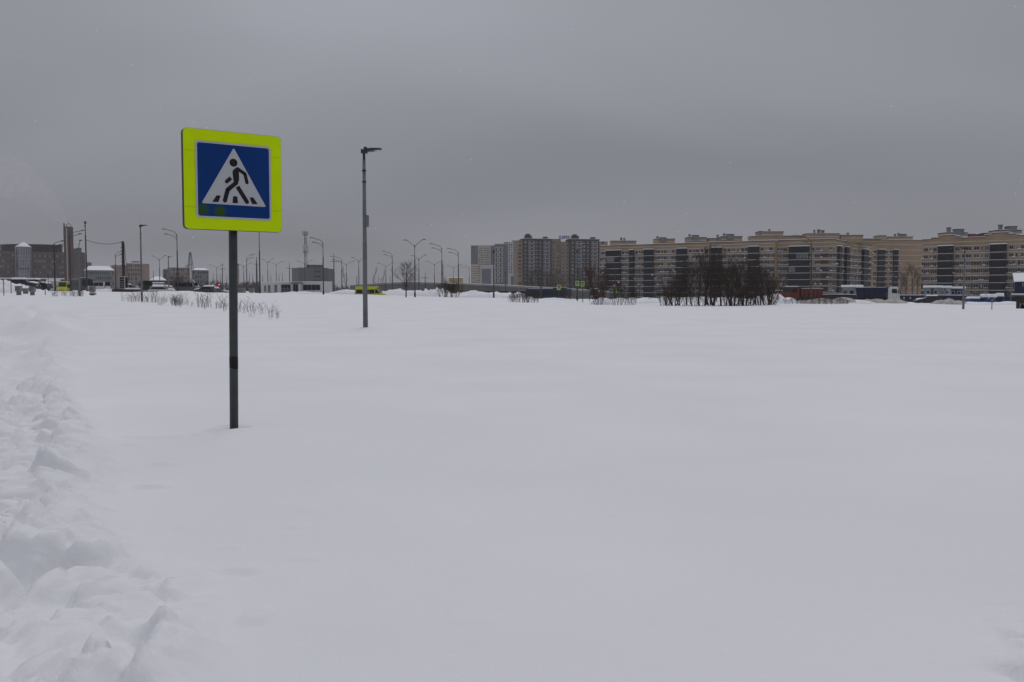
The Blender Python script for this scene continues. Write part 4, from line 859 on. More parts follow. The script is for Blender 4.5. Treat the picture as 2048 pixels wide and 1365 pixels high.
def sign_post(label, px, Y, ytop, shape, m1, m2, size):
    p = gp(px, Y); r = thing('road_sign', label, 'road sign', p); z = zz(ytop, Y) - p.z - size
    b = MB(); b.tube([(0, .05, -.4), (0, .05, z + size * .8)], .045, 6); b.build('post', dsteel, r, local=True)
    if shape == 'tri': pl = [(-size, size * .7), (0, -size), (size, size * .7)]
    elif shape == 'round': pl = [(size * math.cos(i * math.pi / 8), size * math.sin(i * math.pi / 8)) for i in range(16)]
    else: pl = [(-size, -size), (size, -size), (size, size), (-size, size)]
    T = lambda a, c, q: (a, -q, z + c)
    b = MB(); b.prism(pl, T, 0, .02); b.build('sign_rim', m1, r, local=True); b = MB(); b.prism([(a * .66, c * .66) for a, c in pl], T, .021, .03); b.build('sign_face', m2, r, local=True)
redp = mat('sign_red', (.36, .03, .03), .5)
sign_post('white give way triangle above the shrubs by the crossing', 1237, 150, 561.5, 'tri', redp, whi, .30)
sign_post('round red and white sign beside the give way triangle', 1228.5, 148, 568.5, 'round', redp, whi, .28)
sign_post('small blue direction sign right of the orange tractor', 1221.5, 160, 578, 'rect', whi, blu2, .32)
sign_post('pale square sign with a green edge behind the bare shrubs', 1243, 152, 576, 'rect', mat('pale_sign', (.4, .42, .42), .6), mat('sign_green', (.03, .09, .05), .6), .45)
for i, (px, Y, yt, yb) in enumerate(((1141.5, 150, 575, 599), (1179, 140, 575, 602), (1298, 120, 565, 608), (1303, 120, 565, 609), (1278.5, 130, 570, 605))):
    p = gp(px, Y); r = thing('guard_post', 'thin bare steel post standing in the snow near the crossing', 'post', p, 0, 'thin posts near the crossing'); h = zz(yt, Y) - p.z
    b = MB(); b.tube([(0, 0, -.4), (0, 0, h)], .045, 6); b.build('shaft', dsteel, r, local=True); b = MB(); b.tube([(0, 0, h), (0, 0, h + .04)], .06, 6); b.build('cap', dsteel, r, local=True)
p = gp(1984.5, 76.5); r = thing('marker_post', 'thin dark marker post in the snow before the blue portable cabins', 'post', p); h = zz(599, 76.5) - p.z
b = MB(); b.tube([(0, 0, -.4), (0, 0, h)], .032, 8); b.build('shaft', dsteel, r, local=True); b = MB(); b.box(-.08, .08, -.045, -.035, h - .28, h - .02); b.build('plate', galv, r, local=True)
for i, (px, Y, yt) in enumerate(((7.7, 115, 558.5), (22.5, 130, 565), (90.5, 118, 562), (97, 160, 545))):
    p = gp(px, Y); r = thing('stake', 'thin dark stake sticking out of the snow before the brown office building', 'stake', p, 0, 'stakes in the snow bank'); h = max(.8, zz(yt, Y) - p.z)
    b = MB(); b.tube([(0, 0, -.5), (0, 0, h)], .05, 6); b.build('shaft', dsteel, r, local=True); b = MB(); b.tube([(0, 0, h), (0, 0, h + .05)], [.055, .03], 6); b.build('tip', galv, r, local=True)
# ------------------------------------------------------------------ fences of separate sheets
def fence(label, p0, Y0, p1, Y1, ytop0, ytop1, m, step=2.4, snow=True):
    A = Vector((gx(p0, Y0), Y0)); B = Vector((gx(p1, Y1), Y1)); L = (B - A).length; n = max(2, int(L / step)); z0, z1 = zz(ytop0, Y0), zz(ytop1, Y1)
    r = thing('site_fence', label, 'fence', (A.x, A.y, G(A.x, A.y)))
    for i in range(n):
        a, e = A.lerp(B, i / n), A.lerp(B, (i + .985) / n); zt = z0 + (z1 - z0) * (i + .5) / n + random.uniform(-.05, .05); zb = min(G(a.x, a.y), G(e.x, e.y)) - .3
        b = MB(); k = 6
        for j in range(k):
            q0, q1 = a.lerp(e, j / k), a.lerp(e, (j + 1) / k); o = .05 * (j % 2); b.hexa([(q0.x, q0.y - o, zb), (q1.x, q1.y - o, zb), (q1.x, q1.y + .05, zb), (q0.x, q0.y + .05, zb), (q0.x, q0.y - o, zt), (q1.x, q1.y - o, zt), (q1.x, q1.y + .05, zt), (q0.x, q0.y + .05, zt)])
        b.build('sheet', m, r)
        if snow:
            b = MB(); b.hexa([(a.x, a.y - .12, zt + .003), (e.x, e.y - .12, zt + .003), (e.x, e.y + .12, zt + .003), (a.x, a.y + .12, zt + .003), (a.x, a.y - .08, zt + .10), (e.x, e.y - .08, zt + .1), (e.x, e.y + .08, zt + .1), (a.x, a.y + .08, zt + .1)]); b.build('snow_strip', snow_cap, r)
fence('long low navy sheet fence below the grey flyover ramp', 925, 250, 1110, 246, 582, 583.5, navy, snow=False)
fence('navy sheet fence with a snowy top behind the black car', 1796, 190, 1932, 176, 590.5, 591.5, navy)
fence('navy sheet fence behind the bus shelter', 2004, 178, 2120, 172, 593, 593.5, navy, snow=False)
fence('dark fence with a snowy top running behind the two dump trucks', 1560, 200, 1800, 194, 589.5, 589.5, mat('dark_fence', (.02, .022, .03), .6))
p = gp(1805, 188); r = thing('fence_banner', 'row of small red and white squares hung on the navy fence', 'banner', p)
for px in (1806.5, 1819, 1877.5, 1890):
    Yq = 189 - (px - 1806) * .1; x = gx(px, Yq) ; z = zz(596.5, Yq); b = MB(); b.k = 0; b.box(x - .2, x + .05, Yq - .6, Yq - .55, z - .22, z + .22); b.k = 1; b.box(x + .05, x + .24, Yq - .6, Yq - .55, z - .22, z + .22); b.build('square', [whi, redp], r)
# ------------------------------------------------------------------ concrete boxes and cabinets on the left
def cabinet(label, x0, x1, y0, y1, Y, ped=None):
    p = at(.5 * (x0 + x1), y1, Y); r = thing('utility_box', label, 'box', p); h = zz(y0, Y) - p.z; w = (x1 - x0) * mpp(Y) / 2
    b = MB(); b.box(-w, w, -w * .8, w * .8, 0, h); b.build('body', conc, r, local=True, bevel=.03)
    b = MB(); b.box(-w - .03, w + .03, -w * .83, w * .83, h + .001, h + .07); b.build('lid', galv, r, local=True)
    b = MB(); q = .6 * w; b.box(-q, q, -q, q, -(ped or .5), -.001); b.build('pedestal', dconc, r, local=True)
    b = MB(); b.box(-w * .8, w * .8, -w * .8 - .02, -w * .8 - .001, h * .15, h * .85); b.build('door', galv, r, local=True)
cabinet('grey concrete box on a narrow pedestal in the snow', 59.5, 70, 574.5, 584, 112, .45)
cabinet('grey box half buried in a snow bank left of the pedestal box', 32, 43, 573.5, 583, 118)
cabinet('wide low grey box between the pedestal box and the snow bank', 45.5, 57, 578, 583, 125)
cabinet('square grey box in front of the dark blue bus rear', 179.5, 190, 574.5, 584, 115, .5)
cabinet('grey container box just right of the sign pole by the road', 474, 490, 576.5, 586, 185)
cabinet('dark green box left of the white pavilion', 498.5, 508, 577, 585, 185)
p = at(185.5, 588, 113); r = thing('plank_pallet', 'small dark board lying on the snow below the square grey box', 'board', p)
b = MB(); b.box(-.33, .33, -.3, .3, -.1, .06); b.build('board', rust, r, local=True); b = MB(); b.box(-.3, .3, -.28, .25, .061, .14); b.build('snow_layer', snow_cap, r, local=True)
# ------------------------------------------------------------------ vehicles (x forward, y left, z up, standing on z = 0)
def wheel_parts(r, pos, rad, wid):
    for x, y in pos:
        s = 1 if y > 0 else -1
        b = MB(); b.tube([(x, y - wid / 2, rad), (x, y + wid / 2, rad)], rad, 16); w = b.build('wheel', tyre, r, local=True)
        b = MB(); b.tube([(x, y + s * (wid / 2 - .02), rad), (x, y + s * (wid / 2 + .015), rad)], rad * .58, 12); b.build('rim', rimm, w, local=True)
def side_prof(b, prof, w0, w1=None, zt=None):
    """extrude a side profile (x,z) across the width; higher points are drawn in by the tumblehome"""
    w1 = w1 or w0; zl = min(z for _, z in prof); zh = max(z for _, z in prof); n = len(prof)
    L = [(x, w0 + (w1 - w0) * max(0, (z - zl) / (zh - zl)) ** 1.5, z) for x, z in prof]; Rr = [(x, -y, z) for x, y, z in L]
    b.poly(L + Rr, [tuple(range(n))[::-1] if False else tuple(range(n)), tuple(range(n, 2 * n))[::-1]] + [((i + 1) % n, i, n + i, n + (i + 1) % n) for i in range(n)])
def car(label, px, Y, rz, col, cname, snow=.5, suv=False, sink=0.0, sc=1.0, name='parked_car', group=None):
    p = gp(px, Y); p.z -= sink; r = thing(name, label, 'car', p, rz, group); m = mat('paint_' + cname, col, .35, .06, 2, spec=.5); h = .25 if suv else 0
    b = MB(); side_prof(b, [(-2.15, .35), (-2.2, .75), (-2.1, .95 + h), (-1.5, 1.0 + h), (.9, .98 + h), (1.95, .82 + h), (2.18, .65), (2.2, .35), (1.8, .25), (-1.8, .25)], .86, .84); b.build('body', m, r, local=True, bevel=.04)
    e = -2.0 if suv else -1.75
    b = MB(); side_prof(b, [(e, .98 + h), (e + .35, 1.40 + h), (.15, 1.40 + h), (.95, .97 + h)], .80, .62); b.build('window', glass, r, local=True)
    b = MB(); side_prof(b, [(e + .3, 1.39 + h), (e + .4, 1.47 + h), (.05, 1.47 + h), (.2, 1.39 + h)], .66, .6); b.build('roof', m, r, local=True)
    wheel_parts(r, [(x, y) for x in (-1.35, 1.35) for y in (-.78, .78)], .31, .2)
    for y in (-.62, .62):
        b = MB(); b.box(2.14, 2.22, y - .16, y + .16, .62, .76); b.build('headlight', headl, r, local=True)
        b = MB(); b.box(-2.23, -2.14, y - .14, y + .14, .72, .88); b.build('tail_light', tail, r, local=True)
    if snow:
        b = MB(); side_prof(b, [(e + .2, 1.472 + h), (e + .35, 1.5 + snow * .35 + h), (.0, 1.5 + snow * .3 + h), (.22, 1.472 + h)], .66, .5); side_prof(b, [(1.0, .985 + h), (1.1, 1.02 + snow * .2 + h), (1.8, .92 + snow * .15 + h), (1.95, .84 + h)], .8, .7); b.build('snow_cover', snow_cap, r, local=True, bevel=.06)
    r.scale = (sc,) * 3; return r
def minibus(label, px, Y, rz, m, L=6.2, H=2.75, sink=0.0, sc=1.0, name='ambulance', lightbar=True, winm=None):
    p = gp(px, Y); p.z -= sink; r = thing(name, label, 'van', p, rz)
    b = MB(); x0, x1 = -L / 2, L / 2
    side_prof(b, [(x0, .35), (x0 - .04, 1.2), (x0 + .03, H - .2), (x0 + .15, H), (x1 - 2.0, H), (x1 - 1.75, H - .12), (x1 - 1.0, 1.5), (x1 - .2, 1.2), (x1, .95), (x1 + .02, .35)], 1.0, .9); b.build('body', m, r, local=True, bevel=.06)
    for s in (-1, 1):
        for i, (a, c) in enumerate(((x0 + .3, x0 + 1.5), (x0 + 1.6, x0 + 2.9), (x0 + 3.0, x0 + 4.1))):
            b = MB(); y0, y1 = sorted((s * .975, s * .995)); b.hexa([(a, s * .98, 1.3), (c, s * .98, 1.3), (c, s * 1.0, 1.3), (a, s * 1.0, 1.3), (a, s * .93, 2.1), (c, s * .93, 2.1), (c, s * .97, 2.1), (a, s * .97, 2.1)]); b.build('window', glass, r, local=True)
        b = MB(); b.hexa([(x1 - 1.95, s * .98, 1.35), (x1 - 1.1, s * .98, 1.35), (x1 - 1.1, s * 1.0, 1.35), (x1 - 1.95, s * 1.0, 1.35), (x1 - 1.95, s * .93, 2.15), (x1 - 1.6, s * .93, 2.15), (x1 - 1.6, s * .97, 2.15), (x1 - 1.95, s * .97, 2.15)]); b.build('window', glass, r, local=True)
        b = MB(); b.box(x1 - .05, x1 + .05, s * .7 - .17, s * .7 + .17, .8, 1.05); b.build('headlight', headl, r, local=True)
        b = MB(); b.box(x0 - .07, x0 + .03, s * .85 - .08, s * .85 + .08, .9, 1.5); b.build('tail_light', tail, r, local=True)
        b = MB(); b.box(x1 - 1.3, x1 - 1.1, s * 1.02, s * 1.2, 1.35, 1.65) if s > 0 else b.box(x1 - 1.3, x1 - 1.1, -1.2, -1.02, 1.35, 1.65); b.build('mirror', chassis, r, local=True)
    b = MB(); b.hexa([(x1 - .97, -.82, 1.56), (x1 - .90, -.82, 1.54), (x1 - .90, .82, 1.54), (x1 - .97, .82, 1.56), (x1 - 1.66, -.76, H - .2), (x1 - 1.6, -.76, H - .2), (x1 - 1.6, .76, H - .2), (x1 - 1.66, .76, H - .2)]); b.build('windscreen', glass, r, local=True)
    b = MB(); b.box(x0 - .06, x0 - .005, -.75, .75, 1.3, 2.2); b.build('rear_window', glass, r, local=True)
    b = MB(); b.box(x0 + .02, x1 - .2, -1.005, 1.005, .36, .56); b.build('sill_strip', chassis, r, local=True)
    if lightbar: b = MB(); b.box(x1 - 2.4, x1 - 2.1, -.7, .7, H, H + .14); b.build('light_bar', mat('blue_lamp', (.03, .06, .3), .3), r, local=True)
    wheel_parts(r, [(x, y) for x in (x0 + 1.2, x1 - 1.0) for y in (-.85, .85)], .36, .22); r.scale = (sc,) * 3; return r
def bus(label, px, Y, rz, m, sink=0.0, L=11.8, sc=1.0):
    p = gp(px, Y); p.z -= sink; r = thing('city_bus', label, 'bus', p, rz); b = MB(); x0, x1 = -L / 2, L / 2
    side_prof(b, [(x0, .35), (x0 - .03, 1.2), (x0 + .05, 2.85), (x0 + .2, 2.98), (x1 - .25, 2.98), (x1 - .08, 2.85), (x1 + .02, 1.1), (x1, .35)], 1.25, 1.2); b.build('body', m, r, local=True, bevel=.08)
    for s in (-1, 1):
        for i in range(7):
            a = x0 + .5 + i * (L - .9) / 7; c = a + (L - .9) / 7 - .12; b = MB(); y0, y1 = sorted((s * 1.2, s * 1.262)); b.box(a, c, y0, y1, 1.25, 2.45); b.build('window', glass, r, local=True)
        b = MB(); b.box(x0 - .08, x0 + .02, s * 1.0 - .1, s * 1.0 + .1, .7, 1.15); b.build('tail_light', mat('lit_tail_lens', (.45, .03, .03), .3, emit=.4), r, local=True)
        b = MB(); b.box(x1 - .03, x1 + .06, s * .9 - .2, s * .9 + .2, .6, .85); b.build('headlight', headl, r, local=True)
    b = MB(); b.box(x0 - .05, x0 - .005 + .05, -1.02, 1.02, 1.45, 2.55); b.build('rear_window', glass, r, local=True); b = MB(); b.box(x1 - .05, x1 + .03, -1.1, 1.1, 1.15, 2.5); b.build('windscreen', glass, r, local=True)
    b = MB(); b.k = 0; b.box(x0 + 1, x0 + 4, -.9, .9, 2.98, 3.22); b.k = 1; b.box(x0 + 1, x0 + 4, -.88, .88, 3.22, 3.3); b.box(x0 + 4.2, x1 - .6, -1.0, 1.0, 2.985, 3.06); b.build('roof_unit', [m, snow_cap], r, local=True)
    wheel_parts(r, [(x, y) for x in (x0 + 2.8, x1 - 2.6) for y in (-1.1, 1.1)], .48, .28); r.scale = (sc,) * 3; return r
def dump_truck(label, px, Y, rz, cabm, bedm, sink=0.0, sc=1.0, tall=0.0):
    p = gp(px, Y); p.z -= sink; r = thing('dump_truck', label, 'truck', p, rz)
    b = MB(); b.box(-3.9, 3.2, -.45, .45, .75, 1.05); b.box(-.2, .6, -1.05, -.5, .55, 1.0); b.box(-.2, .6, .5, 1.05, .55, 1.0); b.build('chassis', chassis, r, local=True)
    b = MB(); side_prof(b, [(1.55, .75), (1.5, 2.85), (1.65, 2.98), (3.25, 2.95), (3.45, 2.0), (3.5, .75)], 1.22, 1.12); cb = b.build('cab', cabm, r, local=True, bevel=.06)
    b = MB(); b.hexa([(3.44, -1.05, 2.02), (3.48, -1.05, 2.0), (3.48, 1.05, 2.0), (3.44, 1.05, 2.02), (3.27, -1.0, 2.8), (3.32, -1.0, 2.8), (3.32, 1.0, 2.8), (3.27, 1.0, 2.8)]); b.build('windscreen', glass, cb, local=True)
    for s in (-1, 1):
        b = MB(); b.hexa([(2.15, s * 1.16, 1.95), (3.1, s * 1.16, 1.95), (3.1, s * 1.22, 1.95), (2.15, s * 1.22, 1.95), (2.15, s * 1.11, 2.7), (2.95, s * 1.11, 2.7), (2.95, s * 1.17, 2.7), (2.15, s * 1.17, 2.7)]); b.build('side_window', glass, cb, local=True)
        b = MB(); b.box(3.48, 3.56, s * .85 - .2, s * .85 + .2, .8, 1.05); b.build('headlight', headl, cb, local=True)
        b = MB(); y0, y1 = sorted((s * 1.2, s * 1.42)); b.box(3.2, 3.35, y0, y1, 1.9, 2.6); b.build('mirror', chassis, cb, local=True)
    b = MB(); b.box(3.4, 3.62, -1.2, 1.2, .5, .8); b.build('bumper', chassis, r, local=True); b = MB(); b.box(1.7, 3.1, -1.0, 1.0, 2.99, 3.12); b.build('roof_snow', snow_cap, r, local=True)
    H = 2.6 + tall
    b = MB(); b.taper((-3.6, 1.0, -1.05, 1.05), 1.1, (-4.0, 1.35, -1.25, 1.25), H); b.box(-4.0, 1.9, -1.25, 1.25, H + .001, H + .1) if False else None; bd = b.build('tipper_bed', bedm, r, local=True)
    b = MB()
    for s in (-1, 1):
        for i in range(6): x = -3.7 + i * .98; y0, y1 = sorted((s * 1.1, s * 1.31)); b.box(x, x + .12, y0, y1, 1.25, H - .02)
        y0, y1 = sorted((s * 1.2, s * 1.33)); b.box(-4.02, 1.37, y0, y1, H - .12, H + .03)
    b.build('bed_rib', bedm, bd, local=True)
    b = MB(); b.box(-3.9, 1.25, -1.15, 1.15, H + .004, H + .12); b.build('bed_snow', snow_cap, bd, local=True)
    b = MB(); b.hexa([(1.05, -1.2, H), (1.9, -1.1, H + .25), (1.9, 1.1, H + .25), (1.05, 1.2, H), (1.05, -1.2, H + .1), (1.9, -1.1, H + .33), (1.9, 1.1, H + .33), (1.05, 1.2, H + .1)]); b.build('bed_visor', bedm, bd, local=True)
    wheel_parts(r, [(x, y) for x in (-3.0, -1.65, 2.55) for y in (-1.02, 1.02)], .52, .34); r.scale = (sc,) * 3; return r
orange = mat('orange_red_paint', (.115, .024, .014), .6, .25, 1.5); whitep = mat('white_paint', (.55, .55, .55), .4, .1, 2); trkblue = mat('truck_blue', (.008, .012, .04), .5, .2, 1.5)
dump_truck('orange red dump truck parked before the long tan block', 1604, 172, R(180) + R(22), orange, orange, sink=.15, sc=1.04)
dump_truck('dump truck with a white cab and a dark blue bed', 1757, 176, R(-18), whitep, trkblue, sink=.3, sc=1.08, tall=.35)
minibus('yellow ambulance minibus passing behind the tall grey lamp post', 742, 182, R(-8), yelveh, sink=.95)
minibus('yellow ambulance van seen from the front left of the dark blue bus', 128, 205, R(-72), yelveh, sink=.4)
dbus = mat('dark_bus_blue', (.014, .028, .05), .35, .1, 1); tbus = mat('dark_teal_bus', (.016, .03, .042), .35, .1, 1)
bus('dark blue city bus standing behind the snow field by the crossing', 1097, 214, R(180 - 38), dbus, sink=.35)
bus('dark teal bus seen end on right of the yellow ambulance', 161, 212, R(131), tbus, sink=.0, sc=1.0)
silver = (.17, .18, .18); whitec = (.5, .5, .51)
car('snow covered car beside the drilling machine', 261, 178, R(20), (.1, .1, .11), 'grey', .9, sink=.1)
minibus('dark van with a snow covered rear door beside the slim dark lamp post', 292, 176, R(120), mat('dark_van', (.03, .028, .03), .4), L=4.8, H=2.1, name='parked_van', lightbar=False)
car('silver rounded car with a snowy roof beside the dark van', 324, 170, R(-20), silver, 'silver', .4, suv=True)
car('white car under deep snow in front of the silver car', 325, 150, R(10), whitec, 'white', 1.0, sink=.45)
minibus('grey green van parked right of the snow covered cars', 376, 180, R(-12), mat('grey_green_van', (.09, .095, .09), .45), L=5.0, H=2.15, name='parked_van', lightbar=False, sink=.1)
car('dark hatchback sunk in snow left of the sign pole', 411, 165, R(170), (.03, .032, .036), 'dark', .7, sink=.3)
car('car buried to its windows right of the dark hatchback', 436, 168, R(10), (.12, .12, .12), 'ash', 1.0, sink=.6)
car('white car showing behind the yellow ambulance minibus', 702, 200, R(0), whitec, 'white', .3, sink=.55)
car('snow covered car beside the raised barrier', 397, 190, R(15), (.02, .02, .022), 'black', .9, sink=.2)
car('black car with a snowy arched roof in front of the navy fence', 1856, 165, R(175), (.012, .013, .015), 'jet', .5, sink=.25, sc=1.05)
minibus('white van under snow right of the dark teal bus', 197, 195, R(160), whitep, L=5.2, H=2.2, name='parked_van', lightbar=False, sink=.1)
slab('site_hut', 'white box hut with a snowy roof left of the yellow ambulance van', 99, 120, 215, 563, kw, 1.5, 3)
car('dark car under snow behind the pedestal box', 50, 165, R(5), (.02, .02, .022), 'black', .8, sink=-.2, sc=1.15, suv=True)
car('dark estate car under snow behind the wide low grey box', 76, 168, R(-5), (.02, .02, .022), 'black', .7, sink=-.2, sc=1.15, suv=True)
# orange tractor behind the bush, yellow digger behind the leafy bush, red small lorry
def tractor(label, px, Y, rz, m, cat='tractor', name='tractor', arm=False):
    p = gp(px, Y); r = thing(name, label, cat, p, rz)
    b = MB(); b.taper((-.3, 2.2, -.55, .55), .8, (-.3, 2.1, -.45, .45), 1.55); b.build('bonnet', m, r, local=True, bevel=.05)
    b = MB(); b.taper((-1.7, -.2, -.75, .75), 1.0, (-1.55, -.35, -.68, .68), 2.5); cb = b.build('cab', glass, r, local=True)
    b = MB(); b.k = 0; b.box(-1.75, -.1, -.82, .82, 2.5, 2.68); b.k = 1; b.box(-1.7, -.2, -.78, .78, 2.68, 2.86); b.build('cab_roof', [m, snow_cap], cb, local=True)
    b = MB(); b.box(-1.75, -.15, -.8, .8, .75, 1.25); b.build('cab_base', m, r, local=True)
    wheel_parts(r, [(-1.1, .85), (-1.1, -.85)], .75, .4); wheel_parts(r, [(1.6, .75), (1.6, -.75)], .48, .3)
    if arm:
        b = MB(); b.tube([(2.0, 0, 1.2), (3.0, 0, 2.6), (4.2, 0, 2.2)], [.22, .2, .15], 6); b.build('boom', m, r, local=True); b = MB(); b.taper((3.9, 4.6, -.5, .5), 1.2, (3.7, 4.8, -.6, .6), 2.1); b.build('bucket', chassis, r, local=True)
    return r
tractor('dull orange tractor half hidden behind the bare bush by the crossing', 1195, 225, R(-35), mat('dull_orange', (.13, .05, .018), .6, .3, 2))
tractor('dull yellow digger with snow on its cab behind the leafy bush', 912, 185, R(-10), mat('dull_yellow', (.15, .10, .02), .6, .3, 2), 'digger', 'digger')
p = gp(1556.5, 180); r = thing('container', 'small red and white box container behind the orange red dump truck nose', 'container', p)
b = MB(); b.k = 0; b.box(-.9, .9, 0, 2, 1.0, 2.2); b.k = 1; b.box(-.9, .9, -.01, 2, .1, .99); b.k = 2; b.box(-1.0, 1.0, -.1, 2.1, 2.2, 2.35); b.build('body', [mat('box_red', (.25, .03, .025), .6), whitep, snow_cap], r, local=True); b = MB(); b.box(-.05, .05, -.05, .0, .2, 2.1); b.build('door_bar', galv, r, local=True)
# ------------------------------------------------------------------ right edge: cabins, tanks, blue house, bus shelter with a person
slab('site_hut', 'pale grey hut with a snowy roof between the two dump trucks', 1684, 1723, 215, 574.5, mat('hut_grey', (.19, .21, .215), .7, .1, .5), -1, 4, rows=1, ncol=3)
for label, a, c, Y, yt, m in (('blue grey site cabin with a snowy roof above the navy fence', 1848, 1881, 215, 575.5, mat('cabin_blue', (.16, .19, .22), .6)), ('pale site cabin with a dark doorway beside the blue grey cabin', 1881.5, 1899, 214, 576, mat('cabin_pale', (.26, .29, .31), .6)), ('small blue site cabin at the end of the cabin row', 1899.5, 1926, 216, 577.5, mat('cabin_deep_blue', (.05, .08, .16), .6))):
    r, F, zt = slab('site_cabin', label, a, c, Y, yt, m, -.6, 3)
    for f in (.25, .7): put_window(r, F, F.L * f, zt - 1.5, .8, .8, .03, False)
    b = MB(); b.fbox(F, F.L * .42, F.L * .58, zt - 2.2, zt - .2, -.05, .05); b.build('door', dsteel, r)
tblue = mat('toilet_blue', (.02, .05, .17), .5, .15, 2)
def booth(label, px, Y, w, h, rz, snow, group=None, name='portable_cabin', sk=.2):
    p = gp(px, Y); p.z -= sk; r = thing(name, label, 'cabin', p, rz, group)
    b = MB(); b.box(-w / 2, w / 2, -.55, .55, 0, h); b.build('body', tblue, r, local=True, bevel=.08)
    b = MB(); b.tube([(-w / 2, 0, h - .05), (w / 2, 0, h - .05)], .56, 12); b.build('rounded_roof', snow_cap if snow else tblue, r, local=True)
    b = MB(); b.box(-.3, .3, -.6, -.55, .15, h - .2); b.build('door', navy, r, local=True)
for i, px in enumerate((1967, 1977, 1988)): booth('blue portable cabin with snow on its rounded roof', px, 162 - i, .95, 1.35, R(15 * i), True, 'blue portable cabins in a row')
booth('pale fronted blue portable cabin at the right end of the cabin row', 2000, 160, 1.2, 1.5, R(-20), True)
p = gp(1946, 162); r = thing('covered_skip', 'low wide blue skip with a thick layer of snow', 'skip', p); b = MB(); b.taper((-.85, .85, -.7, .7), -.2, (-1.1, 1.1, -.8, .8), .8); b.build('tub', tblue, r, local=True); b = MB(); b.taper((-1.1, 1.1, -.8, .8), .803, (-.8, .95, -.5, .5), 1.2); b.build('snow_layer', snow_cap, r, local=True, bevel=.1)
# blue gabled house
Yh = 150; wS = gx(2090, Yh) - gx(2026, Yh); Fs = Frame(2026, Yh, 2090, Yh - wS * .57); xa = Fs.A.x; r = thing('blue_shed', 'navy blue shed with a bright snow covered gable roof', 'shed', (xa, Yh, G(xa, Yh)))
ze, zr = zz(563.5, Yh), zz(548, Yh + 1.5); L = Fs.L; b = MB(); b.fbox(Fs, .2, L, -1, ze, -6, 0); b.build('wall', navy, r)
for w0, w1, z0, z1 in ((.35, -3, ze - .05, zr), (-6.35, -3.01, ze - .05, zr)):
    b = MB(); q = [Fs(.15, z0, w0), Fs(L, z0, w0), Fs(L, z1, w1), Fs(-.75, z1, w1)]; q += [(x, y, z + .16) for x, y, z in q]
    b.hexa(q if w0 > -1 else [q[i] for i in (1, 0, 3, 2, 5, 4, 7, 6)]); b.build('roof_slope', snow_cap, r)
b = MB(); b.prism([(0.0, ze), (-6.0, ze), (-3.0, zr - .1)], lambda a, z, u: Fs(u, z, a), .2, .3); b.build('gable', navy, r)
put_window(r, Fs, Fs.u(2048), zz(573, Yh), .55, .5, .02, False)
b = MB(); b.tube([Fs(-.25, -.6, .3), Fs(-.15, ze, .3)], .06, 6); b.build('downpipe', galv, r)
# bus shelter
Ys = 83.0; p = Vector((gx(2036, Ys), Ys, G(gx(2036, Ys), Ys))); r = thing('bus_shelter', 'bus shelter with a brown post and a snowy flat roof at the field edge', 'shelter', p, -R(29)); zt = zz(590.5, Ys) - p.z
brw = mat('shelter_brown', (.06, .028, .022), .6, .2, 3)
for x, y in ((0, -.6), (0, 1.0), (3.6, -.6), (3.6, 1.0)):
    b = MB(); b.box(x - .12, x + .12, y - .1, y + .1, -.1, zt - .12); b.build('post', brw, r, local=True)
b = MB(); b.box(-.6, 4.2, -1.0, 1.4, zt - .12, zt); b.build('roof', mat('shelter_roof', (.10, .11, .10), .6), r, local=True); b = MB(); b.box(-.55, 4.15, -.95, 1.35, zt + .002, zt + .13); b.build('roof_snow', snow_cap, r, local=True, bevel=.05)
b = MB(); b.box(.12, 3.48, .96, .99, .3, zt - .2); b.build('back_pane', mat('shelter_glass', (.42, .46, .47), .15, .1, 1, spec=.5), r, local=True)
b = MB(); b.box(.35, 3.3, .45, .85, .40, .46); bn = b.build('bench', brw, r, local=True); b = MB(); b.box(.5, .58, .5, .8, 0, .399); b.box(3.1, 3.18, .5, .8, 0, .399); b.build('bench_leg', dsteel, bn, local=True)
b = MB(); b.k = 0; b.box(.15, 1.5, -.62, -.6, zt - .75, zt - .15); b.k = 1; b.box(.5, 1.3, -.632, -.621, zt - .5, zt - .3); b.build('fascia_board', [dsteel, conc], r, local=True)
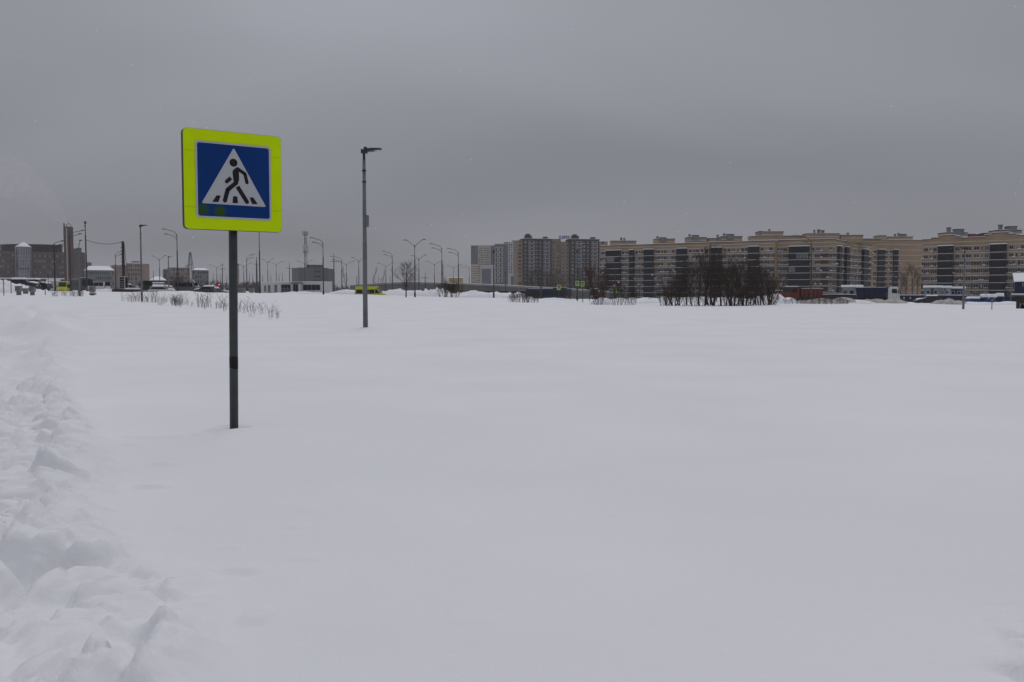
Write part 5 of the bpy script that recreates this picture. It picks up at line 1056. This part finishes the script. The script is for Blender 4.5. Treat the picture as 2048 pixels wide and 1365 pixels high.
# seated person, dark winter clothes, facing left
def person(loc, rz):
    r = thing('person', 'person in dark winter clothes and cap seated in the bus shelter', 'person', loc, rz)
    V = [(0, 0, .52), (.02, 0, .72), (.0, 0, .98), (.03, 0, 1.08), (-.02, .19, .97), (.10, .23, .72), (.30, .14, .62), (-.02, -.19, .97), (.10, -.23, .72), (.30, -.14, .62), (.06, .10, .53), (.46, .12, .54), (.44, .12, .10), (.56, .13, .05), (.06, -.10, .53), (.46, -.12, .54), (.44, -.12, .10), (.56, -.13, .05), (.06, 0, 1.17)]
    E = [(0, 1), (1, 2), (2, 3), (3, 18), (2, 4), (4, 5), (5, 6), (2, 7), (7, 8), (8, 9), (0, 10), (10, 11), (11, 12), (12, 13), (0, 14), (14, 15), (15, 16), (16, 17)]
    rad = [.17, .19, .16, .07, .09, .075, .05, .09, .075, .05, .11, .085, .06, .05, .11, .085, .06, .05, .06]
    me = bpy.data.meshes.new('body'); me.from_pydata(V, E, []); me.materials.append(mat('dark_coat', (.014, .013, .015), .85, .2, 6)); o = bpy.data.objects.new('body', me); COL.objects.link(o); o.parent = r
    sk = o.modifiers.new('skin', 'SKIN'); sk.use_smooth_shade = True
    for i, d in enumerate(me.skin_vertices[0].data): d.radius = (rad[i], rad[i]); d.use_root = (i == 0)
    o.modifiers.new('sub', 'SUBSURF').levels = 2; o.modifiers['sub'].render_levels = 2
    skin = mat('skin', (.35, .2, .15), .6)
    def ball(name, c, s, m):
        b = MB(); n, k = 12, 8; pts = []
        for i in range(k + 1):
            t = math.pi * i / k
            for j in range(n): a = 2 * math.pi * j / n; pts.append((c[0] + s[0] * math.sin(t) * math.cos(a), c[1] + s[1] * math.sin(t) * math.sin(a), c[2] + s[2] * math.cos(t)))
        b.poly(pts, [(i * n + j, (i + 1) * n + j, (i + 1) * n + (j + 1) % n, i * n + (j + 1) % n) for i in range(k) for j in range(n)]); return b.build(name, m, r, smooth=True, local=True)
    ball('head', (.10, 0, 1.27), (.10, .08, .125), skin); ball('nose', (.20, 0, 1.26), (.022, .018, .03), skin); ball('knit_cap', (.08, 0, 1.325), (.108, .09, .095), mat('dark_knit', (.015, .014, .014), .95))
    for s in (-1, 1):
        ball('eye', (.186, s * .032, 1.285), (.012, .014, .009), chassis); b = MB()
        c0 = Vector((.34, s * .11, .60)); b.taper((.28, .38, s * .11 - .04, s * .11 + .04), .575, (.28, .38, s * .11 - .035, s * .11 + .035), .62)
        for f in range(4): y = s * .11 + (f - 1.5) * .02; b.tube([(.375, y, .602), (.42, y, .60), (.445 - .006 * abs(f - 1), y, .575)], [.0095, .009, .007], 6)
        b.tube([(.31, s * .07, .60), (.36, s * .055, .60), (.39, s * .055, .59)], [.011, .01, .008], 6); b.build('glove', chassis, r, local=True, smooth=True)
    return r
person((p.x + .42 * math.cos(R(29)) + .5 * math.sin(R(29)), p.y - .42 * math.sin(R(29)) + .5 * math.cos(R(29)), p.z), R(195 - 29))
# ------------------------------------------------------------------ bare trees and shrubs
def tree_meshes(seed, h, spread, r0, stems=1, n1=14, n2=8, n3=7, clear=.2, up=.35, tw=.012):
    rg = random.Random(seed); T = MB(); C = MB()
    def branch(p, d, L, r, lv, mb):
        n = (6, 5, 3, 2)[lv]; pts = [p.copy()]; rad = [r]; q = p.copy(); dd = d.normalized(); dirs = [dd.copy()]
        for i in range(n):
            dd = (dd + Vector((rg.gauss(0, .13), rg.gauss(0, .13), rg.gauss(.05, .08) + up * .12)) * (1 if lv else .6)).normalized()
            q = q + dd * (L / n); pts.append(q.copy()); rad.append(max(tw * .55, r * (1 - (.9 if lv else .75) * (i + 1) / n))); dirs.append(dd.copy())
        mb.tube(pts, rad, 7 if lv == 0 else (4 if lv == 1 else 3), caps=(lv == 0)); return pts, rad, dirs
    for s in range(stems):
        a = rg.uniform(0, 6.28); tilt = rg.uniform(.05, .12) if stems == 1 else rg.uniform(.12, .65); hh = h * rg.uniform(.75, 1.0) if stems > 1 else h
        d = Vector((math.cos(a) * tilt, math.sin(a) * tilt, 1)); p0 = Vector((math.cos(a) * .25, math.sin(a) * .25, -.3)) if stems > 1 else Vector((0, 0, -.3))
        tp, tr, td = branch(p0, d, hh, r0 * (1 if stems == 1 else rg.uniform(.5, 1)), 0, T)
        m1 = n1 if stems == 1 else max(4, n1 * 2 // stems)
        for i in range(m1):
            t = clear + (.97 - clear) * (i + rg.random()) / m1; k = t * (len(tp) - 1); j = min(int(k), len(tp) - 2); p = tp[j].lerp(tp[j + 1], k - j); az = rg.uniform(0, 6.28) + i * 2.4
            d = Vector((math.cos(az), math.sin(az), rg.uniform(.7, 2.0))); L = spread * (.30 + .75 * math.sin(math.pi * min(1, .25 + .72 * t))) * rg.uniform(.55, 1.2)
            bp, br, bd = branch(p, d, L, tr[j] * .5, 1, C)
            for i2 in range(n2):
                k2 = rg.uniform(.25, 1) * (len(bp) - 1); j2 = min(int(k2), len(bp) - 2); p2 = bp[j2].lerp(bp[j2 + 1], k2 - j2); d2 = (bd[j2] + Vector((rg.gauss(0, .6), rg.gauss(0, .6), rg.gauss(.25, .4)))).normalized()
                cp, cr, cd = branch(p2, d2, L * rg.uniform(.3, .6), max(tw, br[j2] * .55), 2, C)
                for i3 in range(n3):
                    k3 = rg.uniform(.1, 1) * (len(cp) - 1); j3 = min(int(k3), len(cp) - 2); d3 = (cd[j3] + Vector((rg.gauss(0, .7), rg.gauss(0, .7), rg.gauss(.2, .4)))).normalized()
                    branch(cp[j3].lerp(cp[j3 + 1], k3 - j3), d3, L * rg.uniform(.14, .32), tw * rg.uniform(.7, 1.0), 3, C)
    return T, C
TREES = {}
def tree_kind(key, mb_, mt_, **kw):
    T, C = tree_meshes(**kw); TREES[key] = (T.mesh('trunk', mb_), C.mesh('crown', mt_))
tree_kind('a', bark, twigm, seed=1, h=6.0, spread=2.2, r0=.09, n1=16, n2=7, n3=4, clear=.24, tw=.010)
tree_kind('b', bark, twigm, seed=2, h=5.2, spread=2.2, r0=.10, stems=5, n1=20, n2=6, n3=3, clear=.25, tw=.010)
tree_kind('c', bark, twigm, seed=3, h=6.4, spread=2.0, r0=.10, stems=3, n1=19, n2=7, n3=4, clear=.28, tw=.010)
tree_kind('s', bark, twigm, seed=4, h=2.6, spread=1.3, r0=.04, stems=8, n1=24, n2=4, n3=2, clear=.25, tw=.010)
tree_kind('q', bark, twigm, seed=5, h=1.5, spread=.7, r0=.022, stems=12, n1=24, n2=2, n3=1, clear=.35, tw=.010)
tree_kind('r', bark, redtwig, seed=14, h=5.2, spread=1.9, r0=.08, stems=4, n1=20, n2=8, n3=5, clear=.15, tw=.012)
tree_kind('t', bark, twigm, seed=6, h=6.6, spread=2.7, r0=.10, n1=22, n2=8, n3=4, clear=.22, up=.6, tw=.012)
tree_kind('w', birch, birch, seed=8, h=8.5, spread=1.2, r0=.10, n1=12, n2=5, n3=4, clear=.35, up=.7, tw=.02)
def tree(key, name, label, px, Y, h, group=None, rz=None, wide=1.0, tilt=0.0, dz=0.0):
    hh = {'a': 6.0, 'b': 5.2, 'r': 5.2, 'c': 6.4, 's': 2.6, 'q': 1.5, 't': 6.6, 'w': 8.5}[key]; s = h / hh; p = gp(px, Y); p.z += dz
    r = thing(name, label, 'tree' if name.endswith('tree') else 'shrub', p, random.uniform(0, 6.28) if rz is None else rz, group); r.rotation_euler[1] = tilt
    for nm, me in zip(('trunk', 'crown'), TREES[key]): inst(nm, me, r, sc=(s * wide, s * wide, s))
    return r
gt = 'bare trees of the thicket'; lt1 = 'dark bare tree with dense twigs in the thicket before the long tan block'
for i, (px, Y, yt, k) in enumerate(((1334, 102, 562, 'b'), (1348, 101, 545, 'b'), (1360, 98, 530, 'c'), (1374, 104, 522, 'a'), (1386, 100, 510, 'c'), (1398, 97, 506, 'a'), (1410, 99, 496, 't'), (1420, 106, 503, 'b'), (1430, 101, 497, 'c'), (1442, 98, 500, 'a'), (1454, 102, 505, 'c'), (1466, 99, 512, 'b'), (1478, 103, 516, 'a'), (1490, 100, 522, 'b'), (1502, 104, 516, 'c'), (1512, 106, 512, 'a'), (1522, 105, 514, 'c'), (1532, 106, 530, 'b'), (1542, 107, 545, 'b'))):
    tree(k, 'bare_tree', lt1, px, Y, (612 - yt) * mpp(Y) * .93, gt, wide=1.12)
ls = 'low bare many stemmed shrub at the foot of the thicket'; gs = 'low shrubs at the foot of the thicket'
for px, Y, h in ((1326, 100, 2.0), (1338, 97, 1.6), (1352, 99, 2.2), (1372, 96, 1.8), (1390, 96, 2.2), (1405, 96, 1.8), (1424, 96, 2.0), (1446, 97, 2.4), (1460, 97, 2.2), (1475, 98, 2.4), (1488, 99, 2.0), (1500, 100, 2.2), (1516, 103, 1.9), (1534, 105, 2.2)): tree('s', 'bare_shrub', ls, px, Y, h, gs)
tree('s', 'bare_shrub', 'leaning bare shrub at the right end of the thicket', 1545, 107, 2.4, tilt=.6)
tree('s', 'bare_shrub', 'round bare bush with two dark stems before the orange tractor', 1197, 103, 3.3, wide=.9); 
tree('r', 'bare_tree', 'dark reddish bare tree rising above the round bush by the crossing', 1199, 108, 5.2, wide=.85)
for px, Y, h in ((1231, 104, 2.6), (1241, 104, 2.8), (1252, 103, 2.0), (1262, 104, 2.2), (1268, 104, 2.0)): tree('s', 'bare_shrub', 'thin upright shrub in the snow by the small road signs', px, Y, h, 'upright shrubs by the road signs', wide=.6)
tree('t', 'bare_tree', 'bare fan shaped tree standing left of the double sided road lamp', 812, 150, (594 - 527) * mpp(150) * .95, wide=1.55)
tree('w', 'birch_tree', 'thin pale leaning birch right of the tall grey lamp post', 741, 200, 6.6, tilt=.12, rz=0.0); tree('w', 'birch_tree', 'thin pale birch behind the road lamp right of the tall grey post', 762, 205, 6.2, tilt=.05, rz=0.0)
tree('w', 'birch_tree', 'thin bare sapling growing out of the leafy bush', 891, 152, 6.0, rz=1.0); tree('w', 'birch_tree', 'thin bare sapling beside the pavilion end', 696, 230, 7.5, rz=2.0)
for px, h in ((886, 2.9), (899, 3.1), (910, 2.8)): tree('s', 'bare_shrub', 'dense dark bush of brown twigs before the dull yellow digger', px, 148, h, 'bushes before the yellow digger', wide=1.0)
# withered leaves of that bush
lm_ = mat('withered_leaf', (.085, .05, .022), .9, .4, 5); rg = random.Random(5); b = MB()
c = gp(900, 148)
for i in range(520):
    x, y, z = rg.gauss(0, 1.6), rg.gauss(0, .8), rg.uniform(.7, 2.6); s = rg.uniform(.04, .08); a = rg.uniform(0, 6.28); n = Vector((math.cos(a), math.sin(a), rg.uniform(-.5, .5))) * s; m_ = Vector((rg.uniform(-1, 1), rg.uniform(-1, 1), rg.uniform(-1, 1))).normalized() * s
    q = Vector((c.x + x, c.y + y, c.z + z)); b.poly([q - n, q + m_, q + n, q - m_], [(0, 1, 2, 3)])
tag(b.build('withered_leaves', lm_), None, None, kind='stuff')
for px, Y, h in ((1022, 120, 1.2), (1032, 121, 1.5), (1040, 122, 1.8), (1048, 121, 1.7), (1056, 122, 1.6), (1064, 121, 1.2), (1072, 121, .9)): tree('q', 'bare_shrub', 'low bushy dry shrub before the dark blue bus', px, Y, h, 'dry shrubs before the bus', wide=1.2)
for px, Y, h in ((1574, 121, .9), (1590, 120, 1.1), (1603, 122, 1.3), (1617, 121, 1.2), (1632, 121, 1.0), (1644, 122, 1.1), (1658, 121, 1.3), (1670, 121, 1.2), (1680, 122, 1.1), (1691, 122, .9)): tree('q', 'bare_shrub', 'low dry shrub along the snow edge before the dump trucks', px, Y, h, 'dry shrubs before the dump trucks', wide=1.2)
for px, Y, yt in ((1800, 330, 545), (1812, 335, 535), (1824, 340, 530), (1835, 338, 536)): tree('a', 'bare_tree', 'far grey bare tree before the blank tan side wall', px, Y, zz(yt, Y) + 1, 'far trees before the blank wall', dz=0)
for px, Y, yt in ((1060, 350, 545), (1078, 355, 548), (1096, 352, 550), (1120, 360, 545), (1150, 355, 543), (1172, 352, 548)): tree('t', 'bare_tree', 'far grey bare tree at the foot of the dark brown towers', px, Y, zz(yt, Y) + 1, 'far trees below the towers', wide=1.3)
for px, Y, yt in ((352, 215, 551), (360, 220, 553)): tree('b', 'bare_tree', 'dark bare bush behind the snow covered cars', px, Y, zz(yt, Y) - 1.2, 'dark bushes behind the cars', wide=1.4)
# ------------------------------------------------------------------ dry weeds
WD = []
for k in range(7):
    rg = random.Random(40 + k); b = MB()
    for s in range(rg.randint(2, 5)):
        a = rg.uniform(0, 6.28); l = rg.uniform(.5, 1.0); lean = rg.uniform(.05, .5); x0, y0 = rg.uniform(-.12, .12), rg.uniform(-.12, .12)
        P = [Vector((x0, y0, -.15))]; 
        for i in range(1, 6): t = i / 5; P.append(Vector((x0 + math.cos(a) * lean * t * t * l, y0 + math.sin(a) * lean * t * t * l, l * t * (1 - .12 * lean * t))))
        b.tube(P, [.008, .007, .0065, .006, .005, .003], 4)
        for j in range(rg.randint(2, 6)):
            i = rg.randint(2, 5); q = P[i]; a2 = rg.uniform(0, 6.28); L = rg.uniform(.08, .28); e = q + Vector((math.cos(a2) * L * .7, math.sin(a2) * L * .7, L * .7)); b.tube([q, e], [.0045, .003], 3)
            if rg.random() < .35: b.tube([e, e + Vector((0, 0, .03))], [.022, .012], 5)
    WD.append(b.mesh('dry_weed', weedm))
rg = random.Random(99); lw = 'thin dry weed stalks sticking out of the snow behind the crossing sign'
for i in range(135):
    t = rg.random(); t2 = rg.gauss(0, 1)
    if i < 60: px = 240 + 125 * t ** .9; py = 602.5 + 2 * rg.random() + max(0, px - 320) * .10
    elif i < 108: px = 340 + 115 * t; py = 605 + (px - 340) * .135 + rg.uniform(-1, 2)
    else: px = 440 + 120 * t; py = 622 + (px - 440) * .11 + rg.uniform(-1.5, 2.5)
    Y = 82 - (px - 240) * .105 + rg.gauss(0, 3.0); p = gp(px, Y); s = rg.choice((.45, .6, .75, .9, 1.1, 1.25)) * (.85 if px < 400 else 1.05)
    o = bpy.data.objects.new('dry_weed', WD[rg.randrange(7)]); COL.objects.link(o); o.location = p; o.rotation_euler = (0, 0, rg.uniform(0, 6.28)); o.scale = (s, s, s); tag(o, lw, 'weed', 'dry weeds in the snow')
for i in range(34):
    px = rg.uniform(105, 168); Y = rg.uniform(104, 112); p = gp(px, Y); s = rg.uniform(.7, 1.2); o = bpy.data.objects.new('dry_weed', WD[rg.randrange(7)]); COL.objects.link(o); o.location = p; o.rotation_euler = (0, 0, rg.uniform(0, 6.28)); o.scale = (s * 1.3, s * 1.3, s); tag(o, 'dry weed tuft around the foot of the leaning disc lamp', 'weed', 'weeds by the disc lamp')
# ------------------------------------------------------------------ snow piles along the roads
def pile(px, Y, w, h, d, dirty, seed, label, group):
    p = gp(px, Y); n = 22; b = MB(); pts = []
    for j in range(n + 1):
        for i in range(n + 1):
            a, c = -1 + 2 * i / n, -1 + 2 * j / n; rr = min(1, math.hypot(a, c)); z = (1 - rr ** 2) ** .8 if rr < 1 else 0
            X_, Y_ = np.array([a * w / 2 + px * .1]), np.array([c * d / 2 + Y * .1]); nz_ = float(fbm(X_ * .9, Y_ * .9, seed, 4)[0]) * .9 + float(blocks(X_, Y_, .9, seed)[0]) * .35
            pts.append((a * w / 2, c * d / 2, -.35 + h * z * (1 + .8 * nz_) + .3 * min(1, z * 3)))
    b.poly(pts, [(j * (n + 1) + i, j * (n + 1) + i + 1, (j + 1) * (n + 1) + i + 1, (j + 1) * (n + 1) + i) for j in range(n) for i in range(n)])
    o = b.build('snow_pile', dirty_snow if dirty else snow_cap, None, smooth=True); o.location = p; tag(o, label, 'snow pile', group)
clean, dirt = 'lumpy white heap of ploughed snow along the far road', 'brownish dirty heap of ploughed snow by the dump trucks and black car'
for i, a in enumerate(((8, 150, 7.5, 1.7, 6), (42, 160, 7, .9, 5), (205, 172, 6, .5, 3), (285, 150, 8, .15, 4), (350, 146, 12, .25, 4), (460, 190, 12, .5, 4), (600, 235, 18, .5, 4), (700, 195, 12, .9, 4), (800, 190, 16, 1.0, 5), (862, 180, 12, 1.2, 5), (945, 170, 12, 1.0, 5), (1000, 172, 14, .9, 5), (1035, 235, 11, 1.5, 5), (1108, 150, 6, .35, 4), (1255, 125, 7, .6, 4), (1290, 120, 9, .6, 4), (1330, 135, 14, .6, 5), (1545, 125, 8, 1.1, 4), (1205, 108, 3.5, .7, 2.5), (1700, 135, 9, .5, 4), (1400, 170, 26, .8, 5))):
    pile(*a, False, 200 + i, clean, 'ploughed snow heaps')
for i, a in enumerate(((1747, 148, 6, .7, 4), (1788, 152, 5, .6, 4), (1900, 150, 7, .6, 4), (1940, 150, 8, .3, 4), (2010, 146, 12, .35, 4), (1660, 135, 14, .7, 4))):
    pile(*a, i < 3 or i == 5, 300 + i, dirt if (i < 3 or i == 5) else clean, 'dirty snow heaps' if (i < 3 or i == 5) else 'ploughed snow heaps')
# ------------------------------------------------------------------ far woods: one mass of bare crowns
def woods(name, spans, seed, m):
    rg = random.Random(seed); b = MB()
    for p0, p1, Y0, Y1, h0, n in spans:
        for i in range(n):
            px = rg.uniform(p0, p1); Y = rg.uniform(Y0, Y1); x = gx(px, Y); g0 = G(x, Y) - 1; h = h0 * rg.uniform(.55, 1.15); w = h * .33
            b.tube([(x, Y, g0), (x, Y, g0 + h)], [.25, .06], 3, caps=False)
            for k in range(22):
                z = g0 + h * rg.uniform(.15, 1); a = rg.uniform(0, 6.28); f = w * (1.1 - .8 * (z - g0) / h); q = Vector((x + math.cos(a) * f * rg.random(), Y + math.sin(a) * f * rg.random(), z)); e = q + Vector((math.cos(a) * .9, math.sin(a) * .9, rg.uniform(.8, 2.2))); s = Vector((.16, .1, 0)); b.poly([q - s, q + s, e], [(0, 1, 2)])
    tag(b.build(name, m), None, None, kind='stuff')
woods('far_woods', [(-80, 360, 700, 850, 9, 90), (300, 520, 480, 620, 7.5, 150), (640, 960, 620, 800, 7.0, 260), (460, 640, 600, 760, 8, 130), (830, 1000, 1300, 1500, 10, 120), (1030, 1230, 400, 520, 8, 90)], 3, twigm)
# ------------------------------------------------------------------ smoke, falling snow, haze
def volume_mat(name, dens_nodes=None, color=(.8, .8, .8), density=.001, aniso=0.0):
    m = bpy.data.materials.new(name); m.use_nodes = True; t = m.node_tree; t.nodes.clear(); o = t.nodes.new('ShaderNodeOutputMaterial'); v = t.nodes.new('ShaderNodeVolumePrincipled')
    v.inputs['Color'].default_value = color + (1,); v.inputs['Density'].default_value = density; v.inputs['Anisotropy'].default_value = aniso; t.links.new(v.outputs[0], o.inputs['Volume']); return m, t, v
Ysm = 562; path = [(133, 447, 1.3), (122, 437, 4.0), (106, 420, 7.0), (88, 403, 9.5), (66, 385, 12), (40, 366, 14), (10, 352, 17), (-40, 336, 20), (-90, 322, 22)]
P = [at(a, b_, Ysm) for a, b_, _ in path]; o0 = P[0]
b = MB(); b.tube([p - o0 for p in P], [r_ * .9 for _, _, r_ in path], 14)
m, t, v = volume_mat('smoke', color=(.80, .78, .79), density=.02)
tcn = t.nodes.new('ShaderNodeTexCoord'); nz = t.nodes.new('ShaderNodeTexNoise'); nz.inputs['Scale'].default_value = .11; nz.inputs['Detail'].default_value = 3; nz.inputs['Distortion'].default_value = .8; t.links.new(tcn.outputs['Object'], nz.inputs[0])
mr = t.nodes.new('ShaderNodeMapRange'); mr.inputs[1].default_value = .36; mr.inputs[2].default_value = .72; mr.inputs[3].default_value = 0; mr.inputs[4].default_value = .06; t.links.new(nz.outputs[0], mr.inputs[0])
ln = t.nodes.new('ShaderNodeVectorMath'); ln.operation = 'LENGTH'; t.links.new(tcn.outputs['Object'], ln.inputs[0]); fd = t.nodes.new('ShaderNodeMapRange'); fd.inputs[1].default_value = 2; fd.inputs[2].default_value = 62; fd.inputs[3].default_value = 1.6; fd.inputs[4].default_value = 0.05; t.links.new(ln.outputs['Value'], fd.inputs[0])
ml = t.nodes.new('ShaderNodeMath'); ml.operation = 'MULTIPLY'; t.links.new(mr.outputs[0], ml.inputs[0]); t.links.new(fd.outputs[0], ml.inputs[1]); t.links.new(ml.outputs[0], v.inputs['Density'])
o = b.build('smoke_plume', m, None); o.location = o0; tag(o, None, None, kind='stuff')
rg = random.Random(12); b = MB()
for i in range(260):
    Y = rg.uniform(2.5, 16); px, py = rg.uniform(-150, 2200), rg.uniform(-50, 560); c = at(px, py, Y); s = rg.uniform(.0012, .0028)
    if abs(c.x - sc_.x) < .7 and abs(c.y - sc_.y) < .6: continue
    b.poly([c + Vector(q) * s for q in ((1, 0, 0), (-1, 0, 0), (0, 1, 0), (0, -1, 0), (0, 0, 1), (0, 0, -1))], [(0, 2, 4), (2, 1, 4), (1, 3, 4), (3, 0, 4), (2, 0, 5), (1, 2, 5), (3, 1, 5), (0, 3, 5)])
tag(b.build('falling_snow', snow_cap), None, None, kind='stuff')
b = MB(); b.box(-2320, 2320, -2320, 2320, -6, 92); m, t, v = volume_mat('haze_air', color=(.93, .95, 1.0), density=.00011)
o = b.build('haze', m); tag(o, None, None, kind='stuff')
